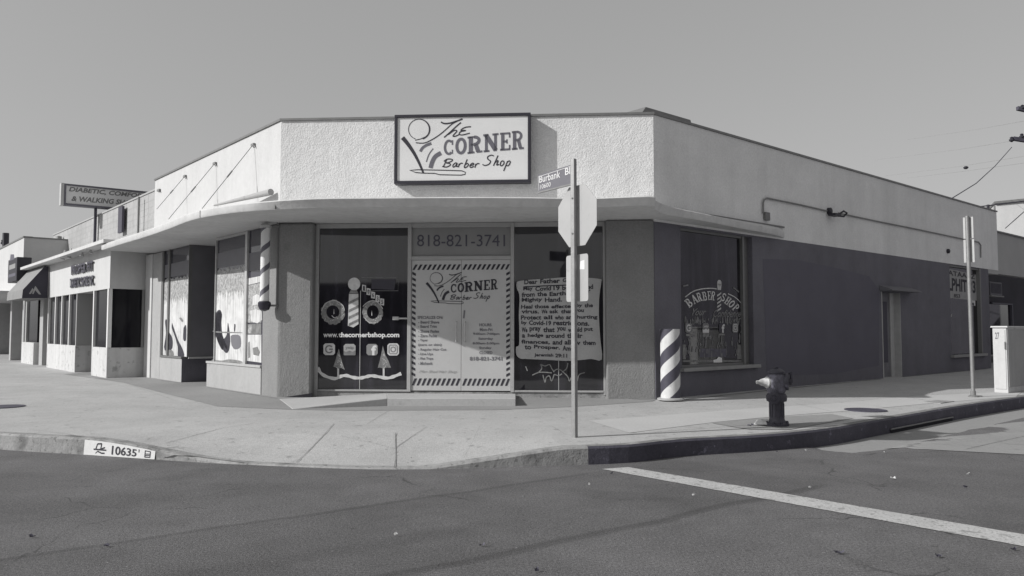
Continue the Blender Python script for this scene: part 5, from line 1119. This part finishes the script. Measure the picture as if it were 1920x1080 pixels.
XF = Fr(L.P(sR + .018, 0, 0), ANG_L + 90)
m = MB()
def xs_(x, y):
    d_, z_ = solve_d(x, y, sR + .018); return L.P(sR + .018, z_, d_)
for p_ in ([(54, 551), (61, 540), (63, 543), (58, 551)], [(60, 551), (66, 536), (68, 538), (77, 552), (73, 552), (66, 544), (63, 551)]): m.add([xs_(*q) for q in p_], [tuple(range(len(p_)))])
m.build('emblem', M('awning_print', .35, .7), t)
# far left building
t = thing('corner_store', 'white flat roofed building with dark box sign at the far left', 'building', L.P(s(40), ZG, nO))
zt_ = L.z(40, 448, nO); s4 = s(40); s5 = s4 - 30
RF = Fr(L.P(s4, 0, nO), ANG_R); z9 = L.z(30, 535, nO) - .45
m = MB(); m.prism([L.P(s4, z9, nO), L.P(s5, z9, nO), L.P(s5, z9, -8), L.P(s4, z9, -8)], [L.P(s4, zt_, nO), L.P(s5, zt_, nO), L.P(s5, zt_, -8), L.P(s4, zt_, -8)]); m.build('wall', smooth_white, t)
m = MB(); m.box(L, s5, s4 - .02, ZG - .1, z9 - .01, -2, nO - 1.6); m.build('lower_wall', art_dark, t)
m = MB()
for x in (19, 42, -40): m = MB(); m.box(L, s(x) - .35, s(x) + .02, ZG - .1, z9 - .01, nO - 1.5, nO - .05); m.build('pier', frame_w, t)
m = MB(); m.box(L, s5, s4 - .3, z9 - .002, z9 + .16, nO + .004, nO + .9); m.build('canopy', canopy_m, t)
m = MB(); m.box(L, s5, s4 + .02, zt_ + .001, zt_ + .06, nO - .3, nO + .03); m.box(RF, .04, 7, zt_ + .002, zt_ + .05, -.2, .03); m.build('coping', coping_m, t)
t = thing('box_sign', 'small black box sign sticking out of the far left white wall', 'sign', L.P(s(25), 3, nO))
sg = s(28, nO + .5); sz1, sz0 = L.z(20, 489, nO + .4), L.z(20, 531, nO + .4)
m = MB(); m.box(L, sg - 2.0, sg, sz0, sz1, nO + .02, nO + .5); m.build('casing', M('black_metal', .03, .5), t, bevel=.02)
GF = L; m = MB()
m.text(L, 'MARKET'[:0] + 'ART', ((sg - 1.7, sz0 + .75), (sg - .4, sz0 + .75), (sg - 1.7, sz0 + 1.0)), nO + .505, 0, .02) if False else None
m.sheet(L, [(sg - 1.7, sz0 + .5), (sg - .3, sz0 + .5), (sg - .3, sz0 + .68), (sg - 1.7, sz0 + .68)], nO + .505); m.sheet(L, [(sg - 1.6, sz0 + .85), (sg - .5, sz0 + .85), (sg - .7, sz0 + 1.05), (sg - 1.5, sz0 + 1.1)], nO + .505, 1); m.sheet(L, [(sg - 1.8, sz0 + .2), (sg - .2, sz0 + .2), (sg - .2, sz0 + .32), (sg - 1.8, sz0 + .32)], nO + .505, 1)
m.build('faded_panel', [M('faded_letter', .3, .6), M('faded_letter_dim', .12, .6)], t)
# block parapet behind, on the roof line
t = thing('block_wall', 'long pale concrete block wall rising behind the shoe shop roof', 'wall', L.P(LEND, 4, -.6))
dB = -.6; bz1, bz0 = L.z(288, 359, dB), 3.2; bs0, bs1 = L.s(100, 455, dB), L.s(292, 400, dB)
blk = M('block_wall_units', .40, .9, noise=((1, .1), (6, .08)), bump=((20, .01, 4),)); gr_ = M('block_wall_joint', .375, .9)
m = MB(); m.box(L, bs0, LEND - .02, bz0, bz1, dB - .2, dB); m.build('blockwork', blk, t)
m = MB(); z = bz0 + .2; row = 0
while z < bz1 - .08:
    m.sheet(L, [(bs0, z), (LEND - .03, z), (LEND - .03, z + .012), (bs0, z + .012)], dB + .003); z += .2
x = bs0 + .4
while x < LEND - .4:
    m.sheet(L, [(x, bz0), (x + .012, bz0), (x + .012, bz1), (x, bz1)], dB + .003); x += .8
m.build('mortar_joints', gr_, t)
m = MB(); m.box(L, bs0, LEND - .02, bz1 + .001, bz1 + .05, dB - .24, dB + .03); m.build('coping', frame_w, t)
for x, y0, y1, lb_ in ((260.5, 369, 430, 'slim vent pipe against the block wall near the white parapet'), (111, 443, 472, 'short vent pipe at the far end of the block wall')):
    s_ = L.s(x, y0, dB + .15); m = MB(); m.tube([L.P(s_, L.z(x, y1, dB + .15) - .3, dB + .15), L.P(s_, L.z(x, y0, dB + .15), dB + .15)], .035 if x > 200 else .10, 10)
    m.build('vent_pipe', galv_d, loc=L.P(s_, bz0, dB + .15), label=lb_, category='vent pipe')
s_ = L.s(92, 455, -.3); m = MB(); m.tube([L.P(s_, 3, -.3), L.P(s_, L.z(92, 456, -.3), -.3)], .28, 12); m.build('roof_flue', galv_d, loc=L.P(s_, 3, -.3), label='fat dark flue behind the grey side of the far left building', category='flue')
# roof sign
dS = .55; RS = Fr(L.P(L.s(120, 365, dS), 0, dS), -7)
a_ = ay(120, 343, RS.o.y); b_ = ay(118, 383, RS.o.y)
sx1 = RS.s(300, 364); zT, zB = RS.z(121, 344), RS.z(119, 383)
# direction of the sign from its top edge
best = None
for ang in range(-70, 60):
    f_ = Fr((RS.o.x, RS.o.y), ang); e_ = abs(f_.z(280, 360) - f_.z(121, 344)) + abs(f_.z(222, 390.5) - f_.z(121, 384))
    if best is None or e_ < best[0]: best = (e_, ang)
RS = Fr((RS.o.x, RS.o.y), best[1]); W2 = RS.s(300, 368); zT, zB = RS.z(121, 344), RS.z(121, 384)
t = thing('roof_sign', 'grey roof sign on two posts reading Diabetic, Comfort and Walking Shoes', 'sign', tuple(RS.P(W2 * .4, zB, 0)))
m = MB(); fr__ = .06
for a, b, c_, d_ in ((0, W2, zT - fr__, zT), (0, W2, zB, zB + fr__), (0, fr__, zB + fr__, zT - fr__), (W2 - fr__, W2, zB + fr__, zT - fr__)): m.box(RS, a, b, c_, d_, -.35, .03)
m.build('frame', M('dull_sign_frame', .14, .6), t)
m = MB(); m.box(RS, fr__, W2 - fr__, zB + fr__, zT - fr__, -.3, .0); m.build('face', M('roof_sign_face', .74, .6, noise=((2, .06),)), t)
m = MB(); m.box(RS, -.1, -.004, zB - .01, zT + .01, -.35, .03); m.build('end_cap', M('sign_end_cap', .5, .6), t)
cg = crop(110, 330, 7.716); e = .006; m = MB()
q = lambda x, y: RS.hit(*cg(x, y), e)
def qz(x0, y0, x1, y1, h): a, b, c_ = q(x0, y0), q(x1, y1), q(x0, y0 - h); return (a, b, c_)
m.text(RS, 'DIABETIC, COMFORT', qz(148, 232, 1285, 335, 78), e, 0, .03, .25); m.text(RS, '& WALKING SHOES', qz(185, 362, 1150, 432, 76), e, 0, .03, .25); m.build('lettering', M('roof_sign_ink', .2, .6), t)
for x0, x1, yy in ((514, 550, 905), (850, 915, 830)):
    a_, b_ = 110 + x0 / 7.716, 110 + x1 / 7.716; m = MB()
    if x0 < 600: m.box(RS, RS.s(a_, 400, -.2), RS.s(b_, 400, -.2), 3.3, zB - .002, -.25, -.12)
    else: m.box(L, L.s(a_ + 1, 410, -.45), L.s(b_, 410, -.45), L.z(222, 437, -.45), L.z(222, 389, -.45), -.52, -.45)
    m.build('post', M('dark_post', .07, .6), t)
# antenna pole at the far left
p_ = ay(12, 465, 45); m = MB(); m.tube([Vector((p_.x, 45, 3)), ay(11, 437, 45)], .17, 8); m.tube([ay(3, 455, 45), ay(13, 462, 45), ], .08, 6); m.tube([ay(4, 450, 45), ay(5, 458, 45)], .05, 6)
m.build('roof_antenna', ink, loc=(p_.x, 45, 3), label='short black mast with a small arm on the far left roof', category='mast')
# ================================================================== RIGHT END
t = thing('annex_building', 'low grey annex with a deep dark recess beyond the white side wall', 'building', Rw.P(REND, ZG, 0))
za = Rw.z(1871, 435)
m = MB(); m.box(Rw, RLOW + .003, REND - .002, BAND - .14, BAND - .001, -.3, -.01); m.box(Rw, REND + .002, REND + 14, BAND - .1, za, -.3, -.06); m.build('fascia', M('annex_stucco', .42, .9, noise=((1, .06),)), t)
m = MB(); m.box(Rw, REND, REND + 14, za + .001, za + .05, -.4, .0); m.build('coping', coping_m, t)
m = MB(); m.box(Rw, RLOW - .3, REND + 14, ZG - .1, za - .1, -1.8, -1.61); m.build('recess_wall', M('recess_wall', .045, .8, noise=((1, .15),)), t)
m = MB(); m.box(Rw, Rw.s(1876, 640, -1.6) - 1.9, Rw.s(1899, 640, -1.6), ZG, Rw.z(1880, 569, -1.6), -1.605, -1.58); m.build('doorway', glass, t)
m = MB(); sj = Rw.s(1899, 640, -1.55); zj = Rw.z(1890, 569, -1.55); m.box(Rw, sj - .1, sj, ZG, zj, -1.6, -1.5); m.box(Rw, sj - 2.4, sj - .1, zj - .06, zj, -1.6, -1.5); m.build('door_frame', M('recess_frame', .12, .6), t)
t = thing('air_conditioner', 'boxy window air conditioner high in the dark recess at the right', 'air conditioner', Rw.P(REND, 2.5, -1.5))
sa_, sb_ = Rw.s(1857, 540, -1.1), Rw.s(1879, 540, -1.1); za_, zb_ = Rw.z(1868, 529, -1.1), Rw.z(1868, 554, -1.1)
m = MB(); m.box(Rw, sa_, sb_, zb_, za_, -1.6, -1.1); m.build('casing', M('aircon_case', .16, .6, noise=((5, .1),)), t, bevel=.02)
m = MB()
for k_ in range(9): x = sa_ + (sb_ - sa_) * (k_ + .7) / 10; m.box(Rw, x, x + .03, zb_ + .08, za_ - .06, -1.1, -1.085)
m.build('louvre', M('aircon_louvre', .09, .6), t)
m = MB(); m.box(Rw, sa_ - .05, sb_ + .03, zb_ - .05, zb_ - .002, -1.6, -1.05); m.build('shelf', M('aircon_shelf', .3, .6), t)
# white gable far beyond on the right
t = thing('white_building', 'bright white sloping roofline building behind the end of the side wall', 'building', ay(1880, 435, 42))
Yg = 42; gpl = [(1866, 381), (1960, 373), (1960, 432), (1889, 436), (1883, 425), (1876, 412), (1868, 400)]
WF = Fr((ay(1866, 400, Yg).x, Yg), ANG_L * .5); 
pts = [WF.hit(x, y) for x, y in ((1866, 382), (1990, 370), (1990, 520), (1866, 520))]
m = MB(); m.poly(WF, pts, -8, 0); m.build('wall', smooth_white, t)
m = MB(); tz = [WF.hit(x, y) for x, y in ((1864, 382.5), (1992, 370))]; m.poly(WF, [(tz[0][0], tz[0][1]), (tz[1][0], tz[1][1]), (tz[1][0], tz[1][1] + .12), (tz[0][0], tz[0][1] + .12)], -8.1, .15); m.build('coping', coping_m, t)
for x, y0, y1, r_, lb_ in ((1853, 384, 398, .05, 'thin dark vent stub on the far end of the side wall roof'), (1865, 386, 402, .035, 'thin vent stub beside the far white building')):
    s_ = Rw.s(x, 400, -1.0); m = MB(); m.tube([Rw.P(s_, TOP - .3, -1), Rw.P(s_, Rw.z(x, y0, -1), -1)], r_, 8); m.build('vent_pipe', ink if x < 1860 else galv_d, loc=Rw.P(s_, TOP, -1), label=lb_, category='vent pipe')
# ---- utility pole just past the right edge, its arms reaching in
Yp = 30.0; px_ = ay(1938, 262, Yp); t = thing('utility_pole', 'dark timber utility pole whose crossarm tips reach in at the right edge', 'utility pole', (px_.x, Yp, 0))
zA = ay(1900, 262, Yp).z; zB2 = ay(1916, 205, Yp).z
m = MB(); m.tube([(px_.x, Yp, -.1), (px_.x, Yp, ay(1938, 130, Yp).z)], [.2, .13], 12); m.build('post', wood_m, t, smooth=True)
for z_, x0, sk in ((zA, 1905, -.28), (zB2, 1915, -.1)):
    a_ = ay(x0, 262, Yp); m = MB(); dxx = (px_.x - a_.x); m.hexa([(a_.x, Yp + .1, z_ + .02), (px_.x + dxx, Yp + .1, z_ - .2), (px_.x + dxx, Yp + .25, z_ - .2), (a_.x, Yp + .25, z_ + .02), (a_.x, Yp + .1, z_ + .16), (px_.x + dxx, Yp + .1, z_ - .06), (px_.x + dxx, Yp + .25, z_ - .06), (a_.x, Yp + .25, z_ + .16)]); m.build('crossarm', wood_m, t)
m = MB()
for x, y in ((1897, 264), (1917, 204), (1916, 258)): q_ = ay(x, y, Yp + .15); m.lathe(q_, [(.03, -.05), (.09, 0), (.1, .05), (.05, .09), (.07, .12), (.03, .16)], 10)
m.build('insulator', ink, t)
def wire(pts, Ys, r_, lab, mat=wire_m, grp='overhead wires'):
    P_ = [ay(x, y, Y_) for (x, y), Y_ in zip(pts, Ys)]; m = MB(); out = []
    for a, b in zip(P_, P_[1:]): out += [a.lerp(b, j / 6) - Vector((0, 0, .0)) for j in range(6)]
    m.tube(out + [P_[-1]], r_, 5); m.build('overhead_wire', mat, loc=P_[0], label=lab, category='wire', group=grp)
wire([(1897, 276), (1865, 312), (1830, 344), (1783, 373)], [30, 26, 22, 19.4], .014, 'dark service drop sloping from the pole down to the side wall roof')
wire([(1975, 350), (1920, 397), (1885, 428)], [32, 34, 38], .02, 'service drop crossing in front of the far white building')
wire([(1832, 388), (1866, 384), (1920, 377), (1990, 368)], [38, 38.2, 38.4, 38.6], .03, 'thick wire along the top of the far white building')
for (p_, lb_) in (([(1925, 226), (1830, 243), (1700, 262)], 'faint high wire carrying a small spacer'), ([(1899, 264), (1800, 280), (1640, 300)], 'faint wire running left from the lower crossarm tip'), ([(1925, 292), (1800, 312), (1660, 330)], 'faint wire with a dark weight on it'), ([(1925, 305), (1800, 322), (1700, 334)], 'lowest faint wire above the side wall')):
    wire(p_, [31, 45, 70], .008, lb_, wire_far)
q_ = ay(1811, 314.5, 44); m = MB(); m.tube([q_ - Vector((.14, 0, 0)), q_ - Vector((.06, 0, 0)), q_ + Vector((.06, 0, 0.01)), q_ + Vector((.14, 0, .02))], [.03, .09, .09, .03], 8); m.build('wire_weight', ink, loc=q_, label='small dark damper hanging on the faint wire at the right', category='wire damper')
t = thing('reflection_building', 'plain tall unseen building added across the side street to darken the side window reflection', 'building', (34, 12, 0))  # unseen building added to darken what the side window reflects
m = MB(); m.wbox(30, 40, -30, 36, -.1, 8); m.build('wall', dark_wall, t)
m = MB(); m.wbox(29.9, 40.1, -30.1, 36.1, 8, 8.2); m.build('coping', coping_m, t)
# ---- low building across the street, behind the camera; only the shop glass sees it
t = thing('opposite_building', 'plain low building across the street mirrored dimly in the shop glass', 'building', (0, -16, 0))
m = MB(); m.wbox(-40, 40, -24, -16, -.1, 4.2); m.build('wall', dark_wall, t)
m = MB(); m.wbox(-40.1, 40.1, -24.1, -15.9, 4.2, 4.35); m.build('coping', coping_m, t)
